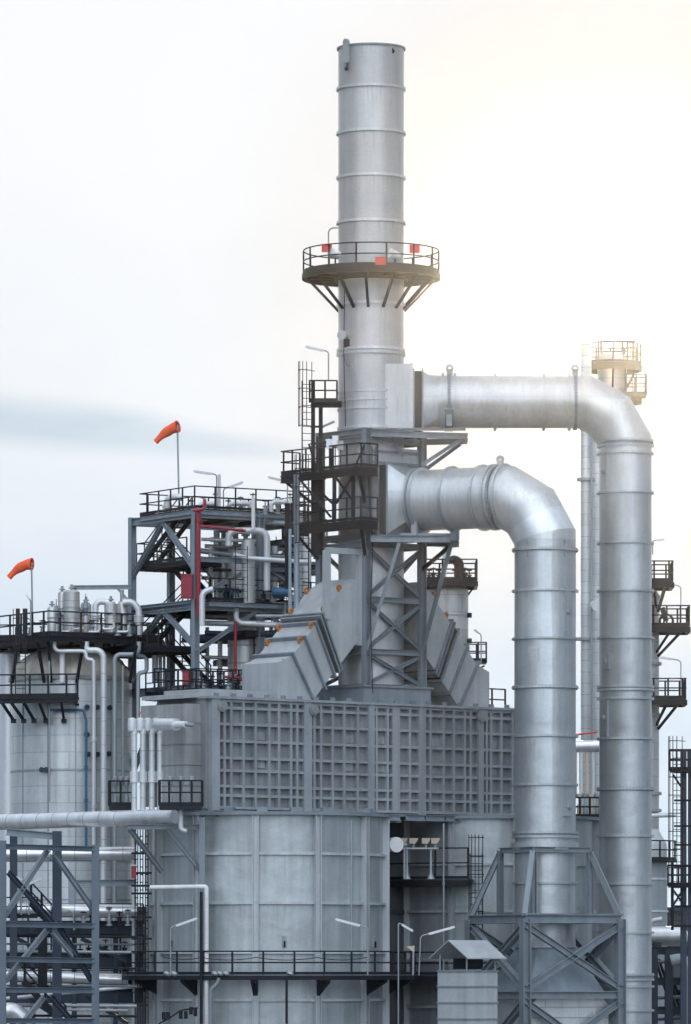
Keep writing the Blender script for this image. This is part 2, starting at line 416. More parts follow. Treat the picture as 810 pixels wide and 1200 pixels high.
so = bpy.data.objects.new('sun', sl); COL.objects.link(so)
sdir = V((math.sin(R_(SUN_AZ)) * math.cos(R_(SUN_EL)), math.cos(R_(SUN_AZ)) * math.cos(R_(SUN_EL)), math.sin(R_(SUN_EL))))
so.rotation_euler = sdir.to_track_quat('Z', 'Y').to_euler()
cam = bpy.data.cameras.new('camera'); co = bpy.data.objects.new('camera', cam); COL.objects.link(co)
co.location = (0, -D0, HC); co.rotation_euler = (R_(90), 0, 0)
cam.sensor_fit = 'VERTICAL'; cam.sensor_height = 36; cam.sensor_width = 36; cam.lens = 36 * F / 1200; cam.shift_y = 540 / 1200; cam.shift_x = 0
cam.clip_start = 1; cam.clip_end = 9000
scene.camera = co
scene.view_settings.view_transform = 'Standard'; scene.view_settings.look = 'None'; scene.view_settings.exposure = .12; scene.view_settings.gamma = 1
scene.cycles.sample_clamp_indirect = 0; scene.cycles.max_bounces = 5; scene.cycles.use_denoising = True
g = MB(); g.box((0, 1500, -.5), (6000, 6000, 1)); struct('ground', g, M_ground)
# thin sunlit haze in the air between viewer and plant
HAZE = 1.5e-5; HAZE_G = .979
hm = bpy.data.materials.new('haze_air'); hm.use_nodes = True; hn = hm.node_tree
for n_ in list(hn.nodes):
    if n_.type == 'BSDF_PRINCIPLED': hn.nodes.remove(n_)
pv = hn.nodes.new('ShaderNodeVolumePrincipled'); pv.inputs['Color'].default_value = (.97, .96, .95, 1); pv.inputs['Density'].default_value = HAZE; pv.inputs['Anisotropy'].default_value = HAZE_G
hn.links.new(pv.outputs[0], hn.nodes['Material Output'].inputs['Volume'])
g = MB(); g.box((0, 1500, 29.5), (6040, 6040, 63)); struct('haze', g, hm, 'stuff')

# ------------------------------------------------------------------ main frame of the furnace: yaw 40 degrees
TH = R_(40); CU, SU = math.cos(TH), math.sin(TH)
O = V((1.25, 0, 0)); U = V((CU, SU, 0)); N_ = V((-SU, CU, 0))     # U along the box to the right and away, N_ to the back left
def L3(s, n, z): return O + U * s + N_ * n + UP * z
FR = -N_                                                          # front right face normal

# --- chimney
cz = 25.5
t = T('chimney', 'tall round pale steel chimney rising above everything, ringed with stiffeners', 'chimney', (O.x, O.y, cz))
t.part('shell', MB().lathe(O, [(1.52, cz), (1.6, cz), (1.6, 57.1), (1.52, 57.1), (1.52, 56)], 96), M_stack)
for pys, pro in (((105, 157, 209, 262), .10), ((358, 411, 416), .09), ((503,), .06)):
    flange_rings(t, O, 1.6, [ZZ(p) for p in pys], M_stack, pro, .13)
t.part('top_lip', MB().ring(O + UP * 57.1, UP, 1.5, 1.68, .1, 96), M_tower)
for p in (461, 471, 481):
    t.part('band', MB().ring(O + UP * ZZ(p), UP, 1.58, 1.66, .1, 64), M_stack)
lp = O + V((-1.18, -1.18, 0)); od = V((-.7, -.7, 0)).normalized()
t.part('lifting_lug', MB().box(lp + UP * 56.75 + od * .05, (.32, .16, 1.0), (V((.7, -.7, 0)).normalized(), od, UP)).tube([lp + UP * 57.25 - od * .03, lp + UP * 57.25 + od * .13], .16, 14), M_duct)
t.part('anchor_hook', MB().ring(lp + UP * 55.95 + od * .05, V((.7, -.7, 0)), .06, .1, .05, 10).bar(lp + UP * 56.2, lp + UP * 55.9 + od * .04, .06), M_dark)
t.part('anchor_hook', MB().ring(O + V((1.05, -1.25, ZZ(65))), V((.7, .7, 0)), .06, .1, .05, 10).bar(O + V((1.05, -1.22, ZZ(61))), O + V((1.05, -1.24, ZZ(66))), .05), M_dark)
nz = O + V((-1.18, -1.1, ZZ(397)))
t.part('sample_nozzle', MB().tube([nz, nz + V((-.25, -.45, 0))], .14, 14).tube([nz + V((-.22, -.4, 0)), nz + V((-.27, -.5, 0))], .24, 14), M_duct)
t.part('bracket_plate', MB().box(nz + V((0, -.06, -.35)), (.3, .1, .4)), M_dark)
t.part('bracket_plate', MB().bar(O + V((-1.3, -1.15, ZZ(418))), O + V((-1.1, -1.3, ZZ(432))), .22, .1), M_tower)
# outlet plenum towards the upper duct
pz0, pz1 = ZZ(505), ZZ(430)
t.part('outlet_plenum', MB().box(O + V((1.25, 0, (pz0 + pz1) / 2)), (1.55, 2.9, pz1 - pz0)), M_stack)
for yy in (-1.47, 1.47):
    t.part('plenum_rib', MB().box(O + V((1.95, yy, (pz0 + pz1) / 2)), (.12, .12, pz1 - pz0 + .1)), M_duct)
    t.part('plenum_rib', MB().box(O + V((1.55, yy, (pz0 + pz1) / 2 - .1)), (.08, .12, (pz1 - pz0) * .8)), M_duct)

# --- chimney platform
pzp = ZZ(322); Ro = 3.35
t = T('circular_platform', 'dark circular gallery with handrail and slanted brackets round the chimney', 'platform', (O.x, O.y, pzp))
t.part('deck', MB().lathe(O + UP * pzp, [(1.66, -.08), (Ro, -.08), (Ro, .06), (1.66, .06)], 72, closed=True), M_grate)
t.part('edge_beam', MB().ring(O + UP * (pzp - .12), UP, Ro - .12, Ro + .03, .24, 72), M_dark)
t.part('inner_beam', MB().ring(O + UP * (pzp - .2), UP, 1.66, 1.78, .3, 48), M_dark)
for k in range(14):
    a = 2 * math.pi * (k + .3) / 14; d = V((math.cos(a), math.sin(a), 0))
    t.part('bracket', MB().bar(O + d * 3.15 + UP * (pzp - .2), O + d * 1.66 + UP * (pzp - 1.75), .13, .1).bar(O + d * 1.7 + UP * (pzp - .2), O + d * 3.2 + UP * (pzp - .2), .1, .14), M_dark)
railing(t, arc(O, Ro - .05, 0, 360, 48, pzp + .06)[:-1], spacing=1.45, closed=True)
for (px, py, a, nm) in ((383, 291, -2.35, 'red warning box on the left of the chimney gallery handrail'), (446, 306, -1.45, 'red warning box low in the middle of the chimney gallery handrail'), (486, 292, -.75, 'red warning box on the right of the chimney gallery handrail')):
    c = V((XX(px, Ro * math.sin(a)), (Ro - .05) * math.sin(a), ZZ(py, Ro * math.sin(a))))
    q = T('warning_box', nm, 'box', c)
    q.part('housing', MB().box(c, (.5, .16, .36)), M_redl); q.part('lid', MB().box(c + UP * .19, (.54, .2, .04)), M_redl)
for (px, py, nm) in ((393, 299, 'white round floodlight beside the left red box on the chimney gallery'), (463, 300, 'small white floodlight beside the right half of the chimney gallery')):
    c = W(px, py, -2.3); q = T('floodlight', nm, 'floodlight', (c.x, c.y, pzp + .06))
    q.part('stand', MB().tube([(c.x, c.y, pzp + .06), (c.x, c.y, c.z)], .04, 8), M_dark)
    q.part('lamp_head', MB().tube([c + V((.2, .1, 0)), c + V((-.25, -.15, .12))], .17, 16, r1=.24), M_white)
c = W(385, 316, 1.2)
single('gooseneck_pipe', MB().tube(bend([V((c.x, c.y, pzp)), V((c.x, c.y, ZZ(267, 1.2))), V((XX(398, 1.2), c.y, ZZ(267, 1.2))), V((XX(398, 1.2), c.y, ZZ(270, 1.2)))], .3), .035, 8), M_pipeg, 'thin gooseneck pipe standing behind the left of the chimney gallery', 'pipe', c)

# --- mitred flue ducts
def mitre(p0, corner, down, l):
    """horizontal run p0->corner, turned down in three 30 degree cuts"""
    p0, corner, down = V(p0), V(corner), V(down); e = (corner - p0).normalized(); off = l * (math.cos(R_(30)) + .5)
    j1 = corner - e * off; j2 = j1 + (e * math.cos(R_(30)) - UP * .5) * l; j3 = j2 + (e * .5 - UP * math.cos(R_(30))) * l
    return [p0, j1, j2, j2.lerp(j3, .42), j3, down]
def transition(c, e, half_w, half_h, r, length, thick=0):
    e = V(e).normalized(); sd = e.cross(UP).normalized(); c = V(c); n = 48; mb = MB(); a = []; b = []
    for k in range(n):
        an = 2 * math.pi * k / n; x, z = math.cos(an), math.sin(an); q = 1 / max(abs(x), abs(z))
        a.append(c + sd * (x * q * half_w) + UP * (z * q * half_h)); b.append(c + e * length + sd * (x * r) + UP * (z * r))
    return mb.add(a + b, [(k, (k + 1) % n, n + (k + 1) % n, n + k) for k in range(n)])
def knob_box(t, c, out, w, h, d=.14, name='access_hatch', knob=True, mat_=None):
    o = t.part(name, box_on_wall(c, out, w, h, d), mat_ or M_duct)
    if knob:
        oo = V(out).normalized(); p = V(c) + oo * d
        t.part('hatch_handle', MB().tube([p, p + oo * .1], .12, 12).tube([p + oo * .1, p + oo * .14], .06, 10), M_pipeg, parent=o)
# upper duct
r = 1.28; hz = ZZ(471); vx = XX(733)
x0 = XX(513)
t = T('flue_duct', 'narrower flue duct leaving the chimney high up and dropping down at the far right', 'duct', (vx, 0, 0))
path = mitre((x0, 0, hz), (vx, 0, hz), (vx, 0, 0), 1.44)
t.part('shell', MB().tube(path, r, 72), M_duct, angle=18)
t.part('transition', transition((XX(496), 0, hz), (1, 0, 0), 1.35, 1.32, r, x0 - XX(496)), M_duct)
for px in (519, 533, 580, 637, 667, 682): t.part('stiffening_ring', MB().ring((XX(px), 0, hz), (1, 0, 0), r - .02, r + .14, .13, 72), M_duct)
t.part('expansion_joint', MB().box((XX(489.5), 0, hz), (XX(494) - XX(485), 2.75, 2.72)), M_joint)
for px in (484.5, 495): t.part('joint_plate', MB().box((XX(px), 0, hz), (.07, 3.0, 2.95)), M_tower)
flange_rings(t, (vx, 0), r, [ZZ(p) for p in (517, 523, 532, 578, 637, 693, 748, 805, 809, 819, 866, 925, 980, 1036, 1093, 1142, 1148, 1156, 1184)], M_duct, .13, .11)
od = V((-.80, -.6, 0))
knob_box(t, V((vx, 0, ZZ(555))) + od * (r - .04), od, .45, 1.75)
knob_box(t, V((vx, 0, ZZ(776))) + V((-.72, -.7, 0)) * (r - .04), V((-.72, -.7, 0)), .42, .8, .18)
knob_box(t, V((vx, 0, ZZ(842))) + od * (r - .04), od, .5, 1.85)
for px in (527, 674):
    c = V((XX(px), 0, hz + r)); t.part('lifting_lug', MB().box(c + UP * .12, (.3, .1, .42)).ring(c + UP * .36, (0, 1, 0), .07, .2, .1, 18), M_duct)
t.part('saddle', MB().ring((XX(526), 0, hz), (1, 0, 0), r + .05, r + .16, .42, 40, 200, 340).box((XX(526), -1.15, hz - .75), (.28, .2, 1.1)).box((XX(526), 1.15, hz - .75), (.28, .2, 1.1)), M_tower)
# lower duct
e = V((math.cos(R_(28)), -math.sin(R_(28)), 0)); sd = e.cross(UP).normalized()
zl = ZZ(588, -1.4); P0 = O + V((1.2, -1.4, zl)); tl = 8.05; r2 = 1.47
cv = P0 + e * tl; ly = cv.y
t = T('flue_duct', 'wider flue duct leaving the tower and bending down into the braced support frame', 'duct', (cv.x, cv.y, 0))
path = mitre(P0 + e * 1.15, cv, (cv.x, cv.y, 13.2), 1.5)
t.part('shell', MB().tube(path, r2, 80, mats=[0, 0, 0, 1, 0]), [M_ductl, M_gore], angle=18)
t.part('transition', transition(P0 + e * .45, e, 1.72, 1.68, r2, .72), M_duct)
t.part('expansion_joint', MB().box(P0 + e * .16, (.42, 3.3, 3.3), (e, sd, UP)), M_joint)
for d in (-.08, .42): t.part('joint_plate', MB().box(P0 + e * d, (.07, 3.6, 3.6), (e, sd, UP)), M_tower)
for d in (1.2, 1.45, 3.1, 4.75, 5.35, 5.95): t.part('stiffening_ring', MB().ring(P0 + e * d, e, r2 - .02, r2 + .13, .13, 72), M_duct)
flange_rings(t, cv, r2, [ZZ(p, ly) for p in (645, 693, 749, 806, 863, 920, 976, 981, 1035)], M_duct, .13, .11)
t.part('collar', MB().ring((cv.x, cv.y, ZZ(992, ly)), UP, r2 - .05, r2 + .16, .35, 72), M_duct)
od = V((.62, -.78, 0)).normalized()
knob_box(t, V((cv.x, cv.y, ZZ(719, ly))) + V((.68, -.73, 0)) * (r2 - .04), V((.68, -.73, 0)), .46, 2.35)
knob_box(t, V((cv.x, cv.y, ZZ(947, ly))) + V((.68, -.73, 0)) * (r2 - .04), V((.68, -.73, 0)), .46, .85, .2)
for (px, py, h, w) in ((622, 768, .75, .5), (620, 795, .65, .42), (618, 868, .5, .5)):
    dx = (px - 636) / S(ly) / r2; dy = -math.sqrt(1 - dx * dx)
    an = math.atan2(dy, dx); da = w / r2 / 2 * 180 / math.pi
    t.part('patch_plate', MB().ring((cv.x, cv.y, ZZ(py, ly)), UP, r2 - .01, r2 + .012, h, 8, math.degrees(an) - da, math.degrees(an) + da) if False else MB().add([V((cv.x + (r2 + .012) * math.cos(an + R_(da) * k), cv.y + (r2 + .012) * math.sin(an + R_(da) * k), ZZ(py, ly) + s * h)) for s in (-.5, .5) for k in (-1, -.5, 0, .5, 1)], [(i, i + 1, i + 6, i + 5) for i in range(4)]), M_stack)
c = P0 + e * 5.65 + UP * r2; t.part('lifting_lug', MB().box(c + UP * .1, (.3, .12, .4), (e, sd, UP)).ring(c + UP * .34, sd, .07, .2, .1, 18), M_duct)
for dx in (-.55, .55):
    for p in (637, 652): t.part('bolt_lug', MB().box((cv.x + dx * r2 * 1.1, cv.y - math.sqrt(1 - .36) * r2, ZZ(p, ly)), (.1, .1, .2)), M_tower)
DUCT_LOW = cv.copy()

# --- convection box
tb = T('convection_box', 'long grey ribbed steel box spanning the tops of both furnace drums', 'furnace box', L3(-11.8, -1.85, 0))
zb0, zb1 = 19.75, 24.95; s0, s1 = -11.8, 10.6; hn = 1.85
tb.part('shell', MB().prism([L3(s0, -hn, zb0), L3(s1, -hn, zb0), L3(s1, hn, zb0), L3(s0, hn, zb0)], UP * (zb1 - zb0)), M_box)
sx = lambda px: (px - 463.6) / 18.6
cols = [(247, 256), (352, 361), (427, 434), (487, 495), (559, 565), (640, 648)]
for a, b in cols:
    tb.part('corner_post', MB().prism([L3(sx(a), -hn - .30, zb0 - .05), L3(sx(b), -hn - .30, zb0 - .05), L3(sx(b), -hn + .02, zb0 - .05), L3(sx(a), -hn + .02, zb0 - .05)], UP * (zb1 - zb0 + .1)), M_rib)
for (a, b), vs in zip(zip([c[1] for c in cols], [c[0] for c in cols[1:]]), ((.06, .14, .284, .427, .59, .706, .85, .923), (.05, .17, .375, .58, .82), (.06, .31, .47, .56, .81), (.10, .35, .54, .75, .86), (.06, .13, .3, .48, .65, .85))):
    sa, sb = sx(a), sx(b); w = MB()
    for fz in (.012, .123, .208, .35, .465, .618, .772, .92, .985):
        z = zb0 + (zb1 - zb0) * fz
        w.bar(L3(sa, -hn - .12, z), L3(sb, -hn - .12, z), .24, .13)
    for q in vs:
        s = sa + (sb - sa) * q; w.bar(L3(s, -hn - .128, zb0), L3(s, -hn - .128, zb1), .257, (.13 if q != .47 else .34), side=U)
    tb.part('rib_grid', w, M_rib)
    for (q, kz) in ((.51 if a < 300 else .70 if a < 400 else .2, 5.45), (.51 if a < 300 else .70 if a < 400 else .2, 3.3)):
        s = sa + (sb - sa) * q; z = zb0 + .1 + (zb1 - zb0 - .2) * kz / 8
        tb.part('name_plate', MB().box(L3(s, -hn - .03, z), (.55, .06, .36), (U, N_, UP)), M_boxl)
for px in (258, 362, 562):
    c = L3(sx(px), -hn - .28, ZZ(832, -5)); tb.part('inspection_port', MB().tube([c, c + FR * .12], .28, 20).tube([c + FR * .12, c + FR * .16], .2, 20), M_box)
tb.part('top_flange', MB().prism([L3(s0 - .1, -hn - .36, zb1), L3(s1 + .1, -hn - .36, zb1), L3(s1 + .1, hn + .28, zb1), L3(s0 - .1, hn + .28, zb1)], UP * .12), M_rib)
tb.part('bottom_flange', MB().prism([L3(s0 - .1, -hn - .3, zb0 - .17), L3(s1 + .1, -hn - .3, zb0 - .17), L3(s1 + .1, hn + .3, zb0 - .17), L3(s0 - .1, hn + .3, zb0 - .17)], UP * .12), M_tower)
for k in range(22):
    s = s0 + .5 + (s1 - s0 - 1) * k / 21; tb.part('roof_lug', MB().box(L3(s, -hn - .2, zb1 + .2), (.3, .05, .16), (U, N_, UP)), M_tower)
# plain bolted end of the box
tb.part('end_housing', MB().prism([L3(s0 - .02, -hn + .35, zb0 + .15), L3(s0 - .02, hn, zb0 + .15), L3(s0 - 1.0, hn, zb0 + .15), L3(s0 - .9, -hn + .35, zb0 + .15)], UP * 4.8), M_boxl)
for k in range(1, 5): tb.part('lap_seam', MB().prism([L3(s0, -hn + .32, zb0 + .1 + k * .98), L3(s0 - .94, -hn + .30, zb0 + .1 + k * .98), L3(s0 - 1.04, hn + .04, zb0 + .1 + k * .98), L3(s0, hn + .04, zb0 + .1 + k * .98)], UP * .06), M_box)
tb.part('roof_plinth', MB().prism([L3(s0 + .4, -hn + .5, zb1 + .12), L3(-7.6, -hn + .5, zb1 + .12), L3(-7.6, hn, zb1 + .12), L3(s0 + .4, hn, zb1 + .12)], UP * .38), M_incl)
tb.part('roof_plinth', MB().prism([L3(s0 - .95, -hn + .5, zb1 + .0), L3(s0 + .4, -hn + .5, zb1 + .12), L3(s0 + .4, hn, zb1 + .12), L3(s0 - .95, hn, zb1 + .0)], UP * .2), M_incl)

# --- furnace drums
def drum(label, s, R, ztop, a0, zs, ncol=12):
    c = O + U * s; t = T('furnace_drum', label, 'furnace', (c.x, c.y, 0))
    t.part('shell', MB().lathe(c, [(0, .6), (R, .6), (R, ztop), (0, ztop + .01)], 120), M_cell)
    for k in range(ncol):
        a = R_(a0 + 360 * k / ncol); d = V((math.sin(a), -math.cos(a), 0)); q = c + d * (R + .14)
        t.part('column', MB().ibeam(q, q + UP * ztop, .34, .30, .03, side=V((d.y, -d.x, 0))), M_post)
    for z in zs: t.part('ring_girder', MB().ring(c + UP * z, UP, R - .02, R + .16, .13, 120), M_post)
    t.part('top_ring', MB().ring(c + UP * (ztop + .02), UP, R - .1, R + .34, .16, 120), M_tower)
    return t, c
zt = 19.5; zs = [ZZ(p, -9.8) for p in (1000, 1058, 1116, 1172, 1230, 1290, 1350)]
t1, c1 = drum('wide round grey furnace drum with vertical posts under the left of the ribbed box', -6.5, 5.55, zt, -5, zs)
for (px, py) in ((335, 1104), (203, 1103), (440, 1104)):
    dx = (px - 314) / S(-9) / 5.55; an = math.asin(dx); d = V((math.sin(an), -math.cos(an), 0)); c = c1 + d * 5.55 + UP * ZZ(py, -9)
    o = t1.part('peep_hatch', box_on_wall(c, d, .22, .55, .05), M_boxl); t1.part('hatch_handle', box_on_wall(c + d * .05 - UP * .1, d, .07, .3, .08), M_dark, parent=o)
t2, c2 = drum('shaded round furnace drum behind the braced frame, under the right of the ribbed box', 8.1, 4.95, 19.6, 10, [ZZ(p, 1) for p in (1013, 1068, 1125, 1180, 1240)], 10)
# beam course between drums and box
tbm = T('beam_course', 'row of blue grey support beams between the left drum and the ribbed box', 'beam', L3(-6.5, 0, zt))
for k in range(9):
    a = -11.6 + k * 1.28; tbm.part('beam', MB().ibeam(L3(a, -hn - .5, zt + .02), L3(a + 1.2, -hn - .5, zt + .02), .3, .3, .03), M_blue)
for k in range(9):
    a = R_(-70 + k * 17); d = V((math.sin(a), -math.cos(a), 0)); q = c1 + d * 5.3
    tbm.part('bearing_block', MB().box(q + UP * (zt + .2), (.5, .3, .22), (d.cross(UP), d, UP)), M_tower)
tbm = T('beam_course', 'row of blue grey support beams between the shaded drum and the ribbed box', 'beam', L3(8, 0, zt))
for k in range(8):
    a = .3 + k * 1.28; tbm.part('beam', MB().ibeam(L3(a, -hn - .4, zt + .04), L3(a + 1.2, -hn - .4, zt + .04), .3, .3, .03), M_blue)

# --- tower round the lower chimney
A, B = 1.78, 1.74; ztw = ZZ(507)
t = T('braced_tower', 'grey square steel tower with cross bracing caging the lower chimney', 'tower', (O.x, O.y, cz - .3))
for i, j in ((-1, -1), (1, -1), (-1, 1), (1, 1)):
    t.part('column', MB().ibeam(L3(i * A, j * B, cz - .1), L3(i * A, j * B, ztw), .34, .34, .035, side=U), M_tower)
zp = ZZ(828, -2)
t.part('plinth', MB().prism([L3(-A - .35, -B - .25, zb1 + .13), L3(A + .35, -B - .25, zb1 + .13), L3(A + .35, B + .25, zb1 + .13), L3(-A - .35, B + .25, zb1 + .13)], UP * .75), M_tower)
t.part('base_flange', MB().prism([L3(-A - .45, -B - .35, zb1 + .88), L3(A + .45, -B - .35, zb1 + .88), L3(A + .45, B + .35, zb1 + .88), L3(-A - .45, B + .35, zb1 + .88)], UP * .09), M_tower)
lv = [ZZ(p, -1) for p in (806, 765, 704, 640)]
for z in lv + [ZZ(632), ZZ(520), ztw - .15]:
    for (p, q) in (((-A, -B), (A, -B)), ((-A, -B), (-A, B)), ((A, -B), (A, B)), ((-A, B), (A, B))):
        t.part('beam', MB().ibeam(L3(p[0], p[1], z), L3(q[0], q[1], z), .24, .26, .03), M_tower)
for a, b in zip(lv, lv[1:]):
    for (p, q) in (((-A, -B), (A, -B)), ((A, -B), (A, B)), ((-A, B), (A, B))):
        o = V((q[0] - p[0], q[1] - p[1]))
        t.part('diagonal_brace', MB().ibeam(L3(*p, a + .1), L3(*q, b - .1), .17, .17, .025), M_tower)
        t.part('diagonal_brace', MB().ibeam(L3(*q, a + .1), L3(*p, b - .1), .165, .165, .025), M_tower)
# plated front bay where the lower duct leaves
za, zb_ = ZZ(630), ZZ(528)
t.part('duct_plate', MB().prism([L3(-A + .2, -B + .05, za), L3(A - .2, -B + .05, za), L3(A - .2, -B + .15, za), L3(-A + .2, -B + .15, za)], UP * (zb_ - za)), M_stack)
for s in (-A + .32, -A + .6): t.part('plate_rib', MB().bar(L3(s, -B - .02, za), L3(s, -B - .02, zb_), .1, .1, side=U), M_tower)
for z in (zb_ - .2, zb_ - .75): t.part('plate_rib', MB().bar(L3(-A + .2, -B - .02, z), L3(A - .2, -B - .02, z), .1, .09), M_tower)
t.part('outlet_stub', MB().box(P0 - e * .75, (1.4, 2.9, 3.1), (e, sd, UP)), M_stack)
# cantilevered shelf under the upper duct
sh = ZZ(514)
sa_, sb_ = L3(-A, -B, sh), L3(A, -B, sh); ed = V((1, 0, 0))
q1 = V((XX(545), -1.25, sh)); q2 = V((XX(545), 1.25, sh))
shelf = T('duct_shelf', 'grey steel bracket shelf carrying the start of the higher flue duct', 'bracket', sa_)
for p, q in ((sa_ + V((.3, 0, 0)), q1), (L3(A, B, sh), q2), (q1 + V((0, -.2, 0)), q2 + V((0, .2, 0)))): shelf.part('beam', MB().ibeam(p, q, .26, .28, .03), M_tower)
shelf.part('beam', MB().ibeam(q1 + V((0, -.3, .3)), q1 + V((-3.9, -.3, .3)), .2, .12, .02), M_rib)
pp = V((XX(494), -1.2, ZZ(548))); shelf.part('strut', MB().ibeam(q1 + V((-.2, 0, -.15)), pp + V((0, -.15, 0)), .18, .18, .025), M_tower)
shelf.part('strut', MB().ibeam(q2 + V((-.2, 0, -.15)), pp + V((.2, 2.4, 0)), .18, .18, .025), M_tower)
shelf.part('strut', MB().ibeam(q1 + V((-3.6, 0, -.1)), pp + V((-.9, -.25, .45)), .17, .17, .025), M_tower)
shelf.part('post', MB().ibeam(L3(A, -B, ZZ(545)), L3(A, -B, sh), .2, .2, .025), M_tower)
# shelf under the lower duct
sh = ZZ(632, -2.5)
p1 = L3(-A, -B - .02, sh); p2 = V((XX(535, -2.5), -2.7, sh)); p3 = V((XX(535, -.5), .6, sh))
shelf = T('duct_shelf', 'grey steel bracket shelf carrying the start of the lower wider flue duct', 'bracket', p1)
shelf.part('beam', MB().ibeam(p1 + V((.2, -.5, 0)), p2, .28, .34, .03), M_tower); shelf.part('beam', MB().ibeam(p2, p3, .26, .3, .03), M_tower); shelf.part('beam', MB().ibeam(L3(A, -B, sh), p3, .26, .3, .03), M_tower)
shelf.part('saddle_plate', MB().prism([p1 + V((1.6, -.55, .17)), p2 + V((0, 0, .17)), p3 + V((0, 0, .17)), L3(A, -B, sh + .17)], UP * .1), M_tower)
shelf.part('saddle_post', MB().box(P0 + e * 1.5 + sd * .9 - UP * 1.2, (.3, .25, 1.1), (e, sd, UP)), M_rib)
shelf.part('saddle_post', MB().box(P0 + e * 3.2 - UP * 1.65, (.35, .3, .7), (e, sd, UP)), M_tower)
c = p2 + V((-.1, .2, 1.0)); shelf.part('end_plate', MB().box(c - UP * .6, (.1, 1.0, .8)), M_tower)
shelf.part('strut', MB().ibeam(V((XX(468, -3), -3.0, sh - .2)), L3(-A, -B, ZZ(763, -2)), .17, .17, .025), M_tower)
shelf.part('strut', MB().ibeam(V((XX(528, -1), -1.0, sh - .2)), L3(A, -B, ZZ(668)), .17, .17, .025), M_dark)
shelf.part('strut', MB().ibeam(V((XX(529, -2.6), -2.6, sh - .2)), L3(A, -B, ZZ(764, -.5)), .16, .16, .025), M_tower)

# --- platforms on the left face of the tower
def side_platform(label, z, s_a, s_b, n0, n1, stairs=False, h=1.1, struts=True):
    t = T('tower_platform', label, 'platform', L3(s_a, n0, z))
    t.part('deck', MB().prism([L3(s_a, n0, z - .06), L3(s_b, n0, z - .06), L3(s_b, n1, z - .06), L3(s_a, n1, z - .06)], UP * .08), M_grate)
    P = [L3(s_b, n0, z), L3(s_a, n0, z), L3(s_a, n1, z), L3(s_b, n1, z)]
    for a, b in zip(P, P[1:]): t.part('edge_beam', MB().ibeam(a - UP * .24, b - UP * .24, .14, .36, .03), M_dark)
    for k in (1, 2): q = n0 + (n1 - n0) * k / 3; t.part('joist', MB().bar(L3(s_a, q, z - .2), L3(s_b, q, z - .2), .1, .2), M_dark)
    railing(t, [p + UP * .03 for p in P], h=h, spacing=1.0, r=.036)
    if struts:
        for q in (n0 + .2, n1 - .2):
            t.part('strut', MB().bar(L3(s_a + .2, q, z - .4), L3(s_b, min(max(q, -B), B), z - 1.7), .14, .14), M_dark)
    return t
side_platform('dark railed platform on the tower just under the pale chimney shell', ZZ(553, -1), -A - 1.25, -A - .05, -B - .9, B + 1.5)
side_platform('lower dark railed platform on the tower beside the wider duct outlet', ZZ(615, -1), -A - 1.1, -A - .05, -B - .9, B + .9)
tm = T('dark_mast', 'dark steel mast with small railed cage standing left of the chimney', 'mast', L3(-A - .6, B + .6, ZZ(553)))
for px, top in ((367, 446), (376, 470)): tm.part('column', MB().ibeam(W(px, 650, -.6), W(px, top, -.6), .2, .2, .03), M_dark)
for py in (475, 500, 520): tm.part('cross_bar', MB().bar(W(364, py, -.6), W(380, py, -.6), .1, .1), M_dark)
tm.part('cage_floor', MB().prism([W(362, 472, -1.2), W(395, 472, -1.2), W(395, 472, .2), W(362, 472, .2)], UP * .2), M_grate)
railing(tm, [W(395, 470, -1.2), W(363, 470, -1.2), W(363, 470, .2), W(395, 470, .2)], h=1.0, spacing=.55, r=.036, mat_=M_dark)
tm.part('cage_arm', MB().bar(W(366, 474, -.6), W(402, 474, -.6), .22, .3), M_dark)
tm.part('side_arm', MB().bar(W(374, 502, -.6), W(392, 494, -.6), .12, .1), M_tower)
ladder('dark caged ladder up the mast left of the chimney', W(360, 553, -1.5), ZZ(447) - ZZ(553), V((1, .3, 0)), V((-.3, -1, 0)))
ladder('dark ladder joining the two tower platforms beside a grey post', W(356, 690, -1.2), ZZ(556) - ZZ(690), V((1, .3, 0)), V((-.3, -1, 0)), cage=True)
tm = T('dark_post', 'thick dark post under the upper tower platform', 'post', W(371, 660, -1)); tm.part('column', MB().ibeam(W(371, 655, -1), W(371, 556, -1), .3, .3, .04), M_dark); tm.part('brace', MB().bar(W(374, 575, -1), W(392, 592, -1), .12, .12), M_dark); tm.part('brace', MB().bar(W(376, 640, -1), W(388, 660, -1), .12, .12), M_dark)
pipe('grey round standpipe rising beside the tower platforms', [W(347.5, 712, -1.3), W(347.5, 556, -1.3)], .13, M_blue)
pipe('thin grey conduit in front of the tower platforms', [W(340, 790, -1.6), W(340, 620, -1.6)], .08, M_blue)
for k, (px, py) in enumerate(((386, 520), (393, 516), (399, 522))):
    c = W(px, py, -2.2); q = T('junction_box', ['pale blue junction box on the upper tower platform', 'white junction box in the middle on the upper tower platform', 'grey junction box nearest the chimney on the upper tower platform'][k], 'box', c)
    q.part('housing', MB().box(c, (.3, .2, .45)), [M_pipew, M_white, M_pipeg][k]); q.part('stand', MB().bar(c - UP * .2, c - UP * 1.2, .05), M_dark)
